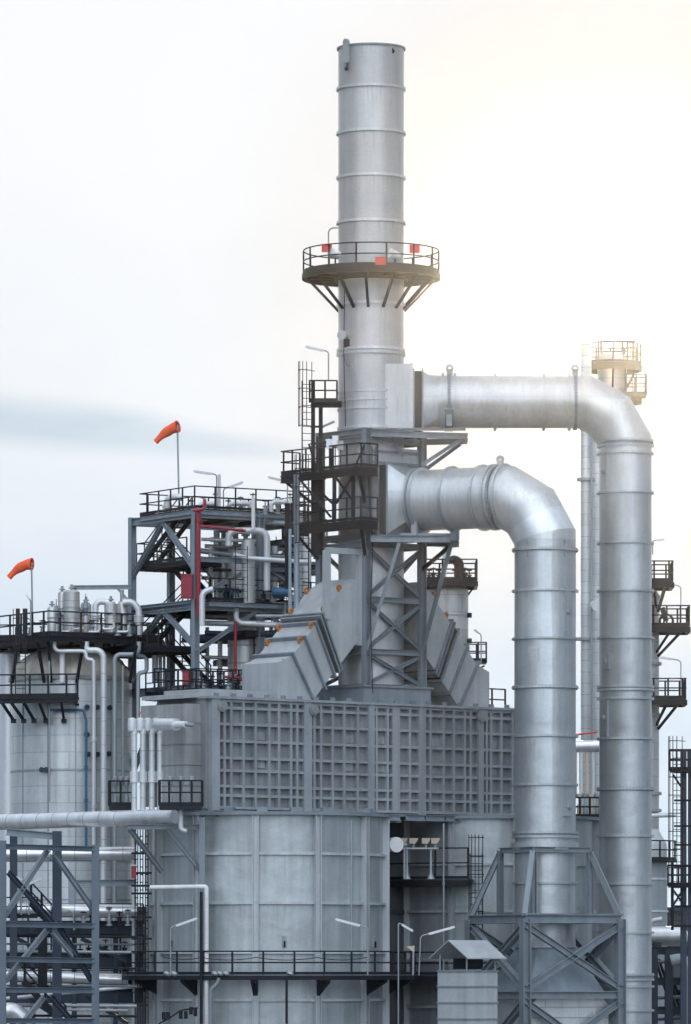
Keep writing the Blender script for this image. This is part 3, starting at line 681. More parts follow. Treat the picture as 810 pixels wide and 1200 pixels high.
# ------------------------------------------------------------------ inclined ducts from the box up to the tower
def inclined(label, sg, k):
    hw = 1.35
    pts = [(-7, zb1 + .13), (-4.83, zb1 + .13), (-2.0, 28.05), (-2.0, 31.1), (-2.9, 30.6), (-6.1, 27.2), (-7, 26.85)]
    pts = [(sg * (-s if False else s) * (1 if sg > 0 else 1), z) for s, z in pts]
    pts = [((s if sg > 0 else s) * k, z) for s, z in pts]
    f = lambda s, n, z: L3(s, n, z)
    t = T('inclined_duct', label, 'duct', L3(pts[0][0], 0, zb1))
    dirs = V((sg * 3.2 * k, 0, 3.4)).normalized()
    # body in two boxes with a joint between, along the axis from (−5.6, 26.3) to (−2.45, 29.6)
    t.part('shell', MB().prism([f(s, -hw, z) for s, z in pts], N_ * (2 * hw)), M_incl)
    a0, b0 = V((pts[5][0], pts[5][1])), V((pts[1][0], pts[1][1])); a1, b1 = V((pts[4][0], pts[4][1])), V((pts[2][0], pts[2][1]))
    def at(q):   # outer and inner edge points at fraction q of the slope
        return a0.lerp(a1, q), b0.lerp(b1, q)
    for q, w, kind in ((.0, .10, 'flange'), (.24, .10, 'flange'), (.45, .10, 'flange'), (.515, .16, 'expansion_joint'), (.535, .1, 'flange'), (.58, .10, 'flange')):
        o, i = at(q); d = (a1 - a0).normalized(); out = (o - i).normalized(); ex = .19 if kind == 'flange' else .06
        o2, i2 = o + out * ex, i - out * ex; w2 = d * (w if kind == 'flange' else .3)
        poly = [(o2 - w2), (o2 + w2), (i2 + w2), (i2 - w2)]
        if kind == 'flange': poly = [o2 - d * .04, o2 + d * .04, i2 + d * .04, i2 - d * .04]
        t.part(kind, MB().prism([f(p.x, -hw - ex, p.y) for p in poly], N_ * (2 * hw + 2 * ex)), M_joint if kind != 'flange' else M_tower)
    for q, wd in ((-.12, 0), (.20, 0), (.42, 0), (.66, 0), (.97, 0)):
        o, i = at(q); out = (a0 - b0).normalized()
        for n in (-hw + .12, hw - .12):
            p = o + out * .12; c = f(p.x, n, p.y); ox = (U * out.x + UP * out.y).normalized()
            t.part('lifting_lug', MB().ring(c, N_, .055, .155, .09, 18).bar(c - ox * .1, c - ox * .24, .26, .1, side=N_), M_lug)
    if k > 0:
        for z in (ZZ(648, -2),): t.part('head_frame', MB().bar(f(-4.05, -hw - .12, z), f(-1.9, -hw - .12, z), .3, .28), M_incl)
        for s in (-4.05, -1.95): t.part('head_frame', MB().bar(f(s, -hw - .12, ZZ(757, -2)) if s > -3 else f(s, -hw - .12, ZZ(728, -2)), f(s, -hw - .12, ZZ(648, -2)), .28, .3, side=U), M_incl)
    return t
inclined('pale inclined square duct with orange lugs sloping down left of the braced tower', 1, 1.0)
inclined('pale inclined square duct with orange lugs sloping down right of the braced tower', 1, -.93)
t = T('box_railing', 'dark handrail on top of the ribbed box right of the inclined duct', 'railing', L3(7.5, 1.7, zb1))
railing(t, [L3(6.0, hn, zb1 + .2), L3(10.4, hn, zb1 + .2)], spacing=.9, r=.04)
t = T('box_railing', 'dark handrail on the left top corner of the ribbed box', 'railing', L3(s0, hn, zb1))
railing(t, [L3(-7.4, hn - .3, zb1 + .5), L3(-7.4, hn + .6, zb1 + .5), L3(s0 + .3, hn + .6, zb1 + .5)], spacing=.7, r=.042)

# ------------------------------------------------------------------ drum walkway
def walkway(label, c, R, w, z, a0, a1, skip=None):
    t = T('walkway', label, 'walkway', (c.x, c.y, z))
    t.part('deck', MB().ring(V((c.x, c.y, z - .08)), UP, R + .05, R + w, .14, 64, a0, a1), M_navy)
    t.part('edge_beam', MB().ring(V((c.x, c.y, z - .22)), UP, R + w - .12, R + w + .02, .34, 64, a0, a1), M_dark)
    return t
def arcpts(c, r, a0, a1, n, z): # angles measured from straight towards the camera, + to the right
    return [V((c.x + r * math.sin(R_(a0 + (a1 - a0) * k / n)), c.y - r * math.cos(R_(a0 + (a1 - a0) * k / n)), z)) for k in range(n + 1)]
def ringdeck(t, c, r0, r1, z, a0, a1, h, m, name='deck', n=40):
    A_, B_ = arcpts(c, r0, a0, a1, n, z), arcpts(c, r1, a0, a1, n, z); vs = []; fs = []
    for p, q in zip(A_, B_): vs += [p, q, q + UP * h, p + UP * h]
    for k in range(n):
        o, q = 4 * k, 4 * k + 4
        for i in range(4): j = (i + 1) % 4; fs.append((o + i, o + j, q + j, q + i))
    fs += [(0, 1, 2, 3), tuple(4 * n + i for i in range(4))]
    return t.part(name, MB().add(vs, fs), m)
zw = ZZ(1143, -11)
t = T('walkway', 'dark curved walkway with handrail running round the left furnace drum', 'walkway', (c1.x, c1.y, zw))
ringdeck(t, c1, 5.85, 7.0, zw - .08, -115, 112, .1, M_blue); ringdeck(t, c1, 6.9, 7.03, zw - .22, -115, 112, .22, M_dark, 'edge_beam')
for k in range(-3, 4):
    a = R_(k * 30 - 5); d = V((math.sin(a), -math.cos(a), 0)); q = c1 + UP * (zw - .12)
    t.part('bracket', MB().prism([q + d * 5.6 + d.cross(UP) * .12, q + d * 6.9 + d.cross(UP) * .12, q + d * 6.9 + d.cross(UP) * .12 - UP * .2, q + d * 5.6 + d.cross(UP) * .12 - UP * .9], -d.cross(UP) * .24), M_dark)
railing(t, arcpts(c1, 6.95, -110, 108, 40, zw + .03), spacing=1.5, r=.04)
zq = ZZ(1030, -2)
t = T('walkway', 'short dark gallery with handrail high on the shaded furnace drum', 'walkway', (c2.x, c2.y, zq))
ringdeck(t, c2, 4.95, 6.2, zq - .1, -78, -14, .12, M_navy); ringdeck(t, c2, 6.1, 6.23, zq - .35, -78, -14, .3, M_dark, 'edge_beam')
railing(t, arcpts(c2, 6.15, -78, -14, 16, zq + .03), spacing=1.6, h=1.5, r=.04)
zq2 = ZZ(1143, 0)
t = T('walkway', 'dark lower walkway round the shaded furnace drum, at the height of the drum lamps', 'walkway', (c2.x, c2.y, zq2))
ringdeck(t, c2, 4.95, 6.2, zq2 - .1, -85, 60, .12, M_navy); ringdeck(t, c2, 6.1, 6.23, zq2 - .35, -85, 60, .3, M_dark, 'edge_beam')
railing(t, arcpts(c2, 6.15, -85, 60, 30, zq2 + .03), spacing=1.5, r=.04)
b_ = c2 + V((6.3 * math.sin(R_(-10)), -6.3 * math.cos(R_(-10)), 0))
ladder('dark caged ladder on the shaded furnace drum beside the braced frame', (b_.x, b_.y, ZZ(1143, -1)), ZZ(1000, -1) - ZZ(1143, -1), (1, -.15, 0), (-.1, -1, 0), cage=True, width=.6)
# instruments on the upper gallery
q = T('disc_gauge', 'white round disc housing at the left end of the shaded drum gallery', 'gauge', W(462, 1010, -6))
c = W(462, 990, -2.5); q.part('disc', MB().tube([c, c + V((.12, -.25, 0))], .37, 28), M_white); q.part('stem', MB().tube([c, c + V((.6, .3, 0))], .1, 10), M_pipeg); q.part('stand', MB().bar(c + V((.5, .3, 0)), V((c.x + .5, c.y + .3, zq)), .08), M_pipeg)
for k, (px, nm) in enumerate(((472, 'cream tapered cover next to the white disc on the drum gallery'), (484.5, 'cream tapered cover second from the white disc on the drum gallery'), (499, 'cream tapered cover third from the white disc on the drum gallery'), (510, 'cream tapered cover farthest from the white disc on the drum gallery'))):
    c = W(px, 985.5, -1.6); q = T('vent_hopper', nm, 'hopper', c - UP * .3)
    q.part('cover', MB().add([c + V((x + dx, y, z)) for z, w_, dx in ((-.13, .15, -.04), (.13, .22, .03)) for x, y in ((-w_, -w_), (w_, -w_), (w_, w_), (-w_, w_))], [(3, 2, 1, 0), (4, 5, 6, 7), (0, 1, 5, 4), (1, 2, 6, 5), (2, 3, 7, 6), (3, 0, 4, 7)]), M_cream)
    q.part('neck', MB().tube([c - UP * .13, c - UP * .34], .06, 8), M_pipeg)
q = T('instrument_pipe', 'thin horizontal pipe on two pedestals under the cream covers on the drum gallery', 'pipe', V((XX(477, -1.6), -1.6, zq)))
q.part('pipe_run', MB().tube([W(468, 994.5, -1.6), W(514, 994.5, -1.6)], .06, 10), M_pipeg)
for px in (477, 505): p_ = W(px, 994.5, -1.6); q.part('pedestal', MB().lathe((p_.x, p_.y, zq), [(0, 0), (.2, 0), (.06, .28), (.05, p_.z - zq), (0, p_.z - zq)], 12), M_pipeg)

# ------------------------------------------------------------------ lower duct support frame (yaw 28 degrees)
cc = DUCT_LOW; ph = R_(28.3); fu = V((math.cos(ph), math.sin(ph), 0)); fn_ = V((-math.sin(ph), math.cos(ph), 0)); ha = 2.62
fp = lambda i, j, z: V((cc.x, cc.y, 0)) + fu * (i * ha) + fn_ * (j * ha) + UP * z
zt1, zt2, zt3, ztop = ZZ(1077, -7), ZZ(1166, -7), ZZ(1262, -7), ZZ(996, -6)
t = T('support_frame', 'blue grey braced steel frame carrying the bottom of the wider flue duct', 'frame', (cc.x, cc.y, 0))
for i, j in ((-1, -1), (1, -1), (-1, 1), (1, 1)):
    t.part('column', MB().ibeam(fp(i, j, 0), fp(i, j, zt1), .42, .42, .04, side=fu), M_tower)
    k = .60; t.part('post', MB().ibeam(fp(i * k, j * k, zt1), fp(i * k, j * k, ztop), .26, .26, .03, side=fu), M_tower)
    t.part('raking_strut', MB().ibeam(fp(i, j, zt1 + .1), fp(i * k, j * k, ztop - .1), .26, .26, .03), M_tower)
for z, w_ in ((zt1, .4), (zt2, .34), (zt3, .34)):
    for p, q in (((-1, -1), (1, -1)), ((1, -1), (1, 1)), ((1, 1), (-1, 1)), ((-1, 1), (-1, -1))): t.part('beam', MB().ibeam(fp(*p, z), fp(*q, z), .3, w_, .035), M_tower)
for p, q in (((-.6, -.6), (.6, -.6)), ((.6, -.6), (.6, .6)), ((.6, .6), (-.6, .6)), ((-.6, .6), (-.6, -.6))): t.part('top_beam', MB().ibeam(fp(*p, ztop), fp(*q, ztop), .24, .26, .03), M_tower)
for a, b in ((zt2, zt1), (zt3, zt2), (.5, zt3)):
    for p, q in (((-1, -1), (1, -1)), ((-1, 1), (-1, -1)), ((1, -1), (1, 1)), ((-1, 1), (1, 1))):
        t.part('diagonal_brace', MB().ibeam(fp(*p, a + .3), fp(*q, b - .3), .3, .3, .03), M_tower)
        t.part('diagonal_brace', MB().ibeam(fp(*q, a + .3), fp(*p, b - .3), .29, .29, .03), M_tower)
t.part('deck_plate', MB().prism([fp(-1.05, -1.05, zt1 + .21), fp(1.05, -1.05, zt1 + .21), fp(1.05, -.55, zt1 + .21), fp(-1.05, -.55, zt1 + .21)], UP * .05), M_tower)
b0 = V((cc.x, cc.y, 0))
t = T('duct_hopper', 'dark jointed hopper under the wider duct, inside the braced support frame', 'hopper', b0)
t.part('duct_end', MB().lathe(b0, [(1.2, ZZ(1105, ly)), (1.2, 13.25)], 48), M_duct)
for p in (1086, 1090, 1104): t.part('flange', MB().ring(b0 + UP * ZZ(p, ly), UP, 1.15, 1.42, .08, 48), M_tower)
t.part('expansion_joint', MB().lathe(b0, [(1.3, ZZ(1104, ly)), (1.36, ZZ(1097, ly)), (1.3, ZZ(1091, ly))], 48), M_joint)
zc0, zc1 = ZZ(1163, ly), ZZ(1105, ly)
tr = transition(b0 + UP * 0, (1, 0, 0), 1, 1, 1, 1); n = 48; a = []; b = []
for k in range(n):
    an = 2 * math.pi * k / n; x, y = math.cos(an), math.sin(an); q = 1 / max(abs(x), abs(y)); a.append(b0 + fu * (x * q * 2.1) + fn_ * (y * q * 2.1) + UP * zc0); b.append(b0 + fu * (x * 1.25) + fn_ * (y * 1.25) + UP * zc1)
t.part('cone', MB().add(a + b, [(k, (k + 1) % n, n + (k + 1) % n, n + k) for k in range(n)]), M_blue)
bx = T('fan_casing', 'bright silver clad casing with sloped shoulders under the braced support frame', 'fan casing', b0)
def cas(x0, x1, y0, z0, z1, ch): 
    return [fp(x0 / ha, y0 / ha, z0), fp(x1 / ha, y0 / ha, z0), fp(x1 / ha, y0 / ha, z1 - ch), fp((x1 - ch) / ha, y0 / ha, z1), fp((x0 + ch) / ha, y0 / ha, z1), fp(x0 / ha, y0 / ha, z1 - ch)]
bx.part('cladding', MB().prism(cas(-2.0, 2.25, -2.15, 4, ZZ(1165, ly), .5), fn_ * 4.2), M_bright)
for x in (-1.2, -.3, .6, 1.5): bx.part('standing_seam', MB().bar(fp(x / ha, -2.17 / ha, 4), fp(x / ha, -2.17 / ha, ZZ(1168, ly)), .05, .05, side=fu), M_bright)
for py in (1180, 1192): bx.part('lap_seam', MB().bar(fp(-2.0 / ha, -2.17 / ha, ZZ(py, ly)), fp(2.25 / ha, -2.17 / ha, ZZ(py, ly)), .05, .03), M_pipeg)

# roofed analyser shelter in front
yv = -14.0; sc_ = S(yv)
gx = lambda px: XX(px, yv)
t = T('roofed_stack', 'pale square clad shaft with small gabled roof in front of the braced frame', 'shaft', (gx(548), yv, 0))
hl = (579 - 517) / sc_ / 2; an = R_(42); su_, sn_ = V((math.cos(an), math.sin(an), 0)), V((-math.sin(an), math.cos(an), 0)); c0 = V((gx(548), yv, 0)); hwid = 1.0
hw_, hd_ = .98, .98
cor = lambda i, j, z, k=1: c0 + su_ * (i * hw_ * k) + sn_ * (j * hd_ * k) + UP * z
zr = ZZ(1137, yv)
t.part('shaft', MB().prism([cor(-1, -1, 0), cor(1, -1, 0), cor(1, 1, 0), cor(-1, 1, 0)], UP * zr), M_incl)
for p in (1139, 1157, 1176, 1195, 1214): t.part('flange', MB().prism([cor(-1, -1, ZZ(p, yv), 1.05), cor(1, -1, ZZ(p, yv), 1.05), cor(1, 1, ZZ(p, yv), 1.05), cor(-1, 1, ZZ(p, yv), 1.05)], UP * .07), M_tower)
for i in (-1, 1):
    for j in (-1, 1): t.part('roof_post', MB().bar(cor(i * .92, j * .92, zr), cor(i * .92, j * .92, zr + .75), .07), M_tower)
zr0, zr1 = ZZ(1124, yv), ZZ(1103, yv)
for sg in (-1, 1):
    p = [cor(-1.25, 0, zr1), cor(1.25, 0, zr1), cor(1.25, sg * 1.35, zr0), cor(-1.25, sg * 1.35, zr0)]
    t.part('roof_sheet', MB().prism(p, UP * .05), M_incl)
t.part('inner_frame', MB().bar(cor(-.9, 0, zr + .3), cor(.9, 0, zr + .3), .08, .5), M_dark)

# added dark sheds, put behind the drums and racks so the gaps stay dark
for (x0, x1, y0, y1, z, lab) in ((430, 700, 14, 24, 18.6, 'added dark building backing the gap between the two furnace drums'), (-60, 200, 34, 44, 15.4, 'added low dark building backing the pipe rack and cladded tank'), (690, 880, 46, 56, 15.5, 'added low dark building backing the slim tower and vessel')):
    t = T('dark_backing_building', lab, 'building', (XX((x0 + x1) / 2, y0), y0, 0))
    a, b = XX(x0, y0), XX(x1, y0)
    t.part('wall', MB().box(((a + b) / 2, (y0 + y1) / 2, z / 2), (b - a, y1 - y0, z)), M_backing)
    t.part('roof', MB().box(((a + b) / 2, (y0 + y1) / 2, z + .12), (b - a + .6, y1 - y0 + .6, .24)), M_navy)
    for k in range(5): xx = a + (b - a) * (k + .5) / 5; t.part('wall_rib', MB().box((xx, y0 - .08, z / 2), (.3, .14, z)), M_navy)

# ------------------------------------------------------------------ cladded tank on the left
yt = 14.0; ct = V((XX(84, yt), yt, 0)); Rt = 71 / S(yt); zs_ = ZZ(797, yt)
t = T('cladded_tank', 'large pale cladded tank with rusty domed top at the left edge', 'tank', (ct.x, ct.y, 0))
prof = [(0, 0), (Rt, 0), (Rt, zs_)]; prof2 = [(Rt * .985 * math.cos(a), zs_ + .08 + 1.75 * math.sin(a)) for a in [math.pi / 2 * k / 9 for k in range(0, 9)]] + [(0, zs_ + 1.83)]
t.part('shell', MB().lathe(ct, prof, 96), M_clad); t.part('dome', MB().lathe(ct, prof2, 96), M_dome)
t.part('rim_band', MB().ring(ct + UP * zs_, UP, Rt - .05, Rt + .12, .2, 96), M_boxl)
for py in (905, 968, 1010, 1055, 1095): t.part('band', MB().ring(ct + UP * ZZ(py, yt), UP, Rt - .03, Rt + .03, .07, 96), M_pipeg)
for px in (92, 60, 30, 115, 132):
    dx = (px - 84) / 71; d = V((dx, -math.sqrt(1 - dx * dx), 0)); q = ct + d * (Rt + .03); t.part('vertical_strip', MB().bar(q, q + UP * (zs_ - .3), .05, .05, side=V((d.y, -d.x, 0))), M_pipeg)
for k, (px, py) in enumerate(((104, 830), (104, 862), (105, 885), (115, 885), (128, 830), (115, 830), (127, 884), (60, 903), (55, 903))):
    dx = (px - 84) / 71; d = V((dx, -math.sqrt(1 - dx * dx), 0)); q = ct + d * Rt + UP * ZZ(py, yt - 2); t.part('nozzle', MB().tube([q, q + d * .25], .07, 10).ring(q + d * .25, d, .02, .14, .06, 12), M_navy)
# its big top deck (two runs meeting at a corner) and side balcony
zd = ZZ(746, yt - 4); yk = yt - 4.4
pA, pB, pC = V((XX(-14, yt + 1), yt + 1, zd)), V((XX(57, yk), yk, zd)), V((XX(190, yt - 1), yt - 1, zd))
t = T('tank_platform', 'broad dark railed platform crowded with fittings over the domed tank', 'platform', pB)
back = V((0, 7.5, 0)); 
t.part('deck', MB().prism([pA, pB, pC, pC + back * .8, pA + back * .8], UP * .12), M_grate)
for a, b in ((pA, pB), (pB, pC), (pC, pC + back * .8), (pA + back * .8, pC + back * .8)): t.part('edge_beam', MB().ibeam(a - UP * .12, b - UP * .12, .16, .28, .03), M_dark)
for k in range(1, 6): t.part('joist', MB().bar(pB.lerp(pC, k / 6) - UP * .15, pB.lerp(pC, k / 6) - UP * .15 + V((0, 5, 0)), .12, .24), M_dark)
railing(t, [pA + UP * .12, pB + UP * .12, pC + UP * .12], spacing=1.15, r=.042, h=1.15)
ro = [pA + UP * .12 + back * .8, pC + UP * .12 + back * .8]; railing(t, ro, spacing=1.3, r=.036, h=1.15)
for (a, b) in (((57, 752), (60, 800)), ((44, 752), (52, 800)), ((20, 755), (15, 800)), ((98, 752), (90, 800)), ((160, 756), (152, 800))): t.part('strut', MB().bar(W(*a, yk + .5), W(*b, yk + 1.2), .13, .13), M_dark)
zb2 = ZZ(818, yk)
t = T('tank_balcony', 'dark railed balcony on slanted struts halfway up the cladded tank', 'balcony', W(40, 818, yk))
q0, q1_, q2_ = W(-8, 820, yk + .6), W(91, 817, yk - .3), W(91, 817, yk + 2); q0.z = q1_.z = q2_.z = zb2
t.part('deck', MB().prism([q0, q1_, q2_, q0 + V((0, 1.5, 0))], UP * .1), M_grate)
t.part('edge_beam', MB().ibeam(q0 - UP * .15, q1_ - UP * .1, .14, .24, .03), M_dark); t.part('edge_beam', MB().ibeam(q1_ - UP * .15, q2_ - UP * .15, .16, .34, .03), M_dark)
railing(t, [q0 + UP * .1, q1_ + UP * .1, q2_ + UP * .1], spacing=1.0, r=.042)
for a, b in ((2, 16), (13, 28), (28, 40), (46, 54), (72, 75)): t.part('strut', MB().bar(W(a, 823, yk - .1), W(b, 844, yk + 1.1), .12, .12), M_dark)
for a in (16, 28, 40, 54, 75): t.part('strut_foot', MB().box(W(a, 845, yk + 1.2), (.25, .5, .2)), M_dark)
ladder('dark caged ladder between the balcony and top deck of the cladded tank', W(24, 818, yk - .2), ZZ(735, yk) - ZZ(818, yk), (1, 0, 0), (0, -1, 0))
# pipes on the tank front
yp = yk + .6
pipe('white pipe with a short jog coming down the front of the cladded tank', [W(64, 748, yp), W(64, 763, yp), W(101, 763, yp), W(101, 773, yp), W(110, 773, yp), W(110, 1085, yp)], .105, M_pipew, flanges=((4, .3), (4, .55)))
pipe('widest white pipe coming down the front of the cladded tank', [W(101, 752, yp + .1), W(101, 762, yp + .1), W(121.5, 762, yp + .1), W(121.5, 1085, yp + .1)], .155, M_pipew, seams=1.2)
pipe('bluish grey pipe down the right side of the cladded tank', [W(163, 752, yp + .4), W(163, 767, yp + .4), W(134.5, 767, yp + .4), W(134.5, 1085, yp + .4)], .12, M_pipeg)
pipe('grey pipe with double bend right of the cladded tank', [W(150, 768, yp + .8), W(172, 768, yp + .8), W(172, 788, yp + .8), W(162, 788, yp + .8), W(162, 850, yp + .8)], .11, M_pipeg)
pipe('blue pipe running across then down the front of the cladded tank', [W(57, 832, yp + .3), W(98, 832, yp + .3), W(101, 845, yp + .3), W(101, 1000, yp + .3)], .07, M_bluep, flanges=((2, .1), (2, .35), (2, .6)))
pipe('thin grey conduit down the middle of the cladded tank', [W(58, 750, yp + .2), W(58, 940, yp + .2)], .05, M_pipeg)
pipe('short pale standpipe above the balcony of the cladded tank', [W(73, 765, yp + .5), W(73, 800, yp + .5)], .14, M_white)
pipe('slim pale pipe beside the right rim of the cladded tank', [W(144, 780, yp + .9), W(144, 940, yp + .9)], .07, M_pipeg)
# left background vessel behind the balcony
vessel('slim pale blue vessel behind the left end of the tank balcony', V((XX(12, yt + 6), yt + 6, 0)), .55, ZZ(768, yt + 6), M_pipew)
pipe('tall dark grey pipe at the extreme left behind the tank', [W(3, 960, yt + 7), W(3, 770, yt + 7)], .16, M_navy)

# fittings on the tank deck
zf = zd + .12
def fit(px, y): return V((XX(px, y), y, zf))
yf = yk + 2.2
vs_ = [(61, .24, 1.5, 'small pale vessel nearest the windsock on the tank deck'), (73, .22, 2.3, 'slim tall vessel left of the widest vessel on the tank deck'), (84, .42, 2.35, 'widest tallest pale vessel on the tank deck'), (101, .28, 1.75, 'pale vessel under a spiked relief valve on the tank deck'), (130, .34, 1.75, 'stout vessel with handwheel in the middle of the tank deck'), (144, .28, 1.8, 'pale vessel beside the blue column on the tank deck')]
for k, (px, r, h, lab) in enumerate(vs_):
    y = yf + (k % 2) * .5; b = fit(px, y); q = T('small_vessel', lab, 'vessel', b, 'vessels on the tank deck')
    q.part('shell', MB().lathe(b, [(0, 0), (r * .8, 0), (r * .8, .15), (r, .2), (r, h - .1), (r * .75, h), (0, h)], 24), M_cladm)
    q.part('rim_band', MB().ring(b + UP * (h * .62), UP, r * .97, r * 1.06, .08, 24), M_pipeg)
    q.part('nozzle', MB().tube([b + UP * h, b + UP * (h + .3)], .07, 10).ring(b + UP * (h + .12), UP, .05, .15, .06, 12), M_pipeg)
for px, top, lab in ((66, 701, 'spiked relief valve left of the widest tank deck vessel'), (100.5, 695, 'spiked relief valve right of the widest tank deck vessel')):
    b = W(px, top + 22, yf); q = T('relief_valve', lab, 'valve', b, 'relief valves')
    q.part('body', MB().lathe(b, [(0, -.2), (.1, -.2), (.13, .1), (.18, .2), (.12, .35), (.1, .55), (.03, .6), (.02, .92), (0, .92)], 14), M_tower)
    sg = 1 if px < 84 else -1; q.part('side_flange', MB().tube([b + UP * .12, b + V((sg * .38, 0, .12))], .08, 10).ring(b + V((sg * .4, 0, .12)), (1, 0, 0), .04, .16, .08, 12), M_tower)
    q.part('inlet_pipe', MB().tube([b - UP * .2, V((b.x, b.y, zf))], .09, 10), M_pipew)
pipe('curved pipe bending right above the flanges on the tank deck', [fit(112, yf), V((XX(112, yf), yf, ZZ(704, yf))), V((XX(128, yf), yf, ZZ(706, yf)))], .16, M_pipew, rad=.55, flanges=((0, .55),))
pipe('grey swan neck pipe beside the blue column on the tank deck', [W(144, 706, yf), W(156, 705, yf), W(163, 715, yf), fit(163, yf)], .17, M_pipew, rad=.5, flanges=((2, .25), (2, .4)))
pipe('tall grey vent pipe behind the blue column on the tank deck', [fit(143, yf + .8), V((XX(143, yf + .8), yf + .8, ZZ(690, yf)))], .1, M_pipeg)
for k, px in enumerate((36, 50, 68, 92, 108, 118, 138, 152)):
    valve(fit(px, yf - .5 + (k % 3) * .4), 'small grey valve with handwheel standing low on the tank deck', .13, .7 + .15 * (k % 3), group='low valves on the tank deck')
for k, (px, lab) in enumerate(((21, 'thick black post left of a pair on the tank deck'), (30, 'thick black post right of a pair on the tank deck'))):
    single('black_post', MB().ibeam(fit(px, yk + 1.2), fit(px, yk + 1.2) + UP * 1.35, .2, .2, .03), M_dark, lab, 'post', fit(px, yk + 1.2))
for k in range(5):
    a = fit(70 + k * 17, yf - .9) + UP * (.18 + .14 * (k % 2)); single('manifold_pipe', MB().tube(bend([a, a + V((.55, 0, 0)), a + V((.55, 0, .35))], .12, 4), .06, 8), M_pipew, 'short pale manifold pipe lying low on the tank deck', 'pipe', a, 'manifold pipes on the tank deck')
# windsocks
def windsock(label, base, top, tail, droop):
    base, top, tail = V(base), V(top), V(tail); t = T('windsock', label, 'windsock', base)
    t.part('pole', MB().tube([base, top + UP * .1], .045, 10), M_pipeg)
    mid = top.lerp(tail, .5) + UP * droop; n = 10; seg = 20; vs = []; fs = []
    for i in range(n + 1):
        q = i / n; p = top * (1 - q) ** 2 + mid * (2 * q * (1 - q)) + tail * q * q
        tg = ((mid - top) * (1 - q) + (tail - mid) * q).normalized(); a = tg.cross(V((0, 1, 0))).normalized(); b = a.cross(tg).normalized(); rr = .30 - .15 * q
        rr *= 1 - .12 * math.sin(math.pi * q * 3) * (q > .2)
        for k in range(seg):
            an = 2 * math.pi * k / seg; w_ = 1 + .10 * math.sin(3 * an + q * 5) * q; vs.append(p + (a * math.cos(an) + b * math.sin(an)) * rr * w_)
    for i in range(n):
        for k in range(seg): fs.append((i * seg + k, i * seg + (k + 1) % seg, (i + 1) * seg + (k + 1) % seg, (i + 1) * seg + k))
    t.part('sock', MB().add(vs, fs), M_sock)
    tg = (mid - top).normalized(); t.part('hoop', MB().ring(top, tg, .28, .32, .06, 20), M_sock)
    t.part('swivel', MB().bar(top, top - tg * .15, .06), M_pipeg)
windsock('orange windsock on a tall pole over the upper steel structure', W(210, 600, 13), W(208, 500, 13), W(183, 518, 13.5), .25)
windsock('orange windsock on a pole over the cladded tank at the left', fit(38.5, yk + 1.6), W(37, 661, yk + 1.6), W(11, 677, yk + 2), .35)

# ------------------------------------------------------------------ header pipes and manifold at the left end of the box
ye = -8.5
h0, h1 = W(-30, 964.5, -1.5), W(202, 957, -9.6)
t = T('header_pipe', 'long silver header pipe across the left with a blind round end', 'pipe', h0)
rr_ = 9.3 / S(ye); ax = (h1 - h0).normalized()
t.part('pipe_run', MB().tube([h0, h1], rr_, 36), M_pipe); t.part('end_cap', MB().tube([h1, h1 + ax * .05, h1 + ax * .14], rr_ * .99, 36, r1=rr_ * .86), M_pipew)
for k in range(10): t.part('lap_seam', MB().ring(h0 + ax * (1.0 * k + .4), ax, rr_ * .98, rr_ * 1.015, .035, 36), M_pipeg)
hn_ = ['first from the left', 'second from the left', 'third from the left', 'nearest the ribbed box']
for k, (px, cx) in enumerate(((157.5, 155), (167.5, 164.5), (178, 173.5), (187.5, 183))):
    y = -8.2 + .1 * k; b = W(px, 952, y); tp = W(px, 858, y); t = T('riser_pipe', 'white insulated riser pipe with collar on the header, ' + hn_[k], 'pipe', b, 'white risers on the header pipe')
    t.part('pipe_run', MB().tube([b, tp], .135, 18), M_pipew)
    t.part('collar', MB().tube([W(px, 917, y), W(px, 904, y)], .20, 18), M_pipew)
    a = W(cx, 850, y); hl_ = 1.2 if k < 3 else 1.5
    t.part('elbow_box', MB().lathe(a, [(0, -.36), (.12, -.34), (.2, -.26), (.215, 0), (.2, .28), (.1, .36), (0, .37)], 20).tube([a + V((0, .1, .04)), a + V((.05, .9, .04))], .21, 16).tube([tp - UP * .1, tp + UP * .15], .16, 16), M_pipew)
    for p in (880, 935): t.part('seam_ring', MB().ring(W(px, p, y), UP, .13, .142, .03, 18), M_pipeg)
t = T('stub_pipe', 'silver stub pipe pointing right from the riser tops to the box end', 'pipe', W(187, 849, -7.9))
t.part('pipe_run', MB().tube([W(185, 849, -8.9), W(207, 849, -10.2)], .29, 24), M_pipe); t.part('reduced_end', MB().tube([W(207, 849, -10.2), W(218, 849, -10.8)], .16, 18), M_white); t.part('rod', MB().tube([W(218, 849, -10.8), W(228, 850, -11.2)], .09, 12), M_pipeg)
t = T('red_sprinkler_pipe', 'thin red pipe above the white riser tops', 'pipe', W(165, 835, -6)); t.part('pipe_run', MB().tube(bend([W(163, 838, -6), W(164, 835, -6), W(200, 832, -6)], .15), .045, 8), M_redl)
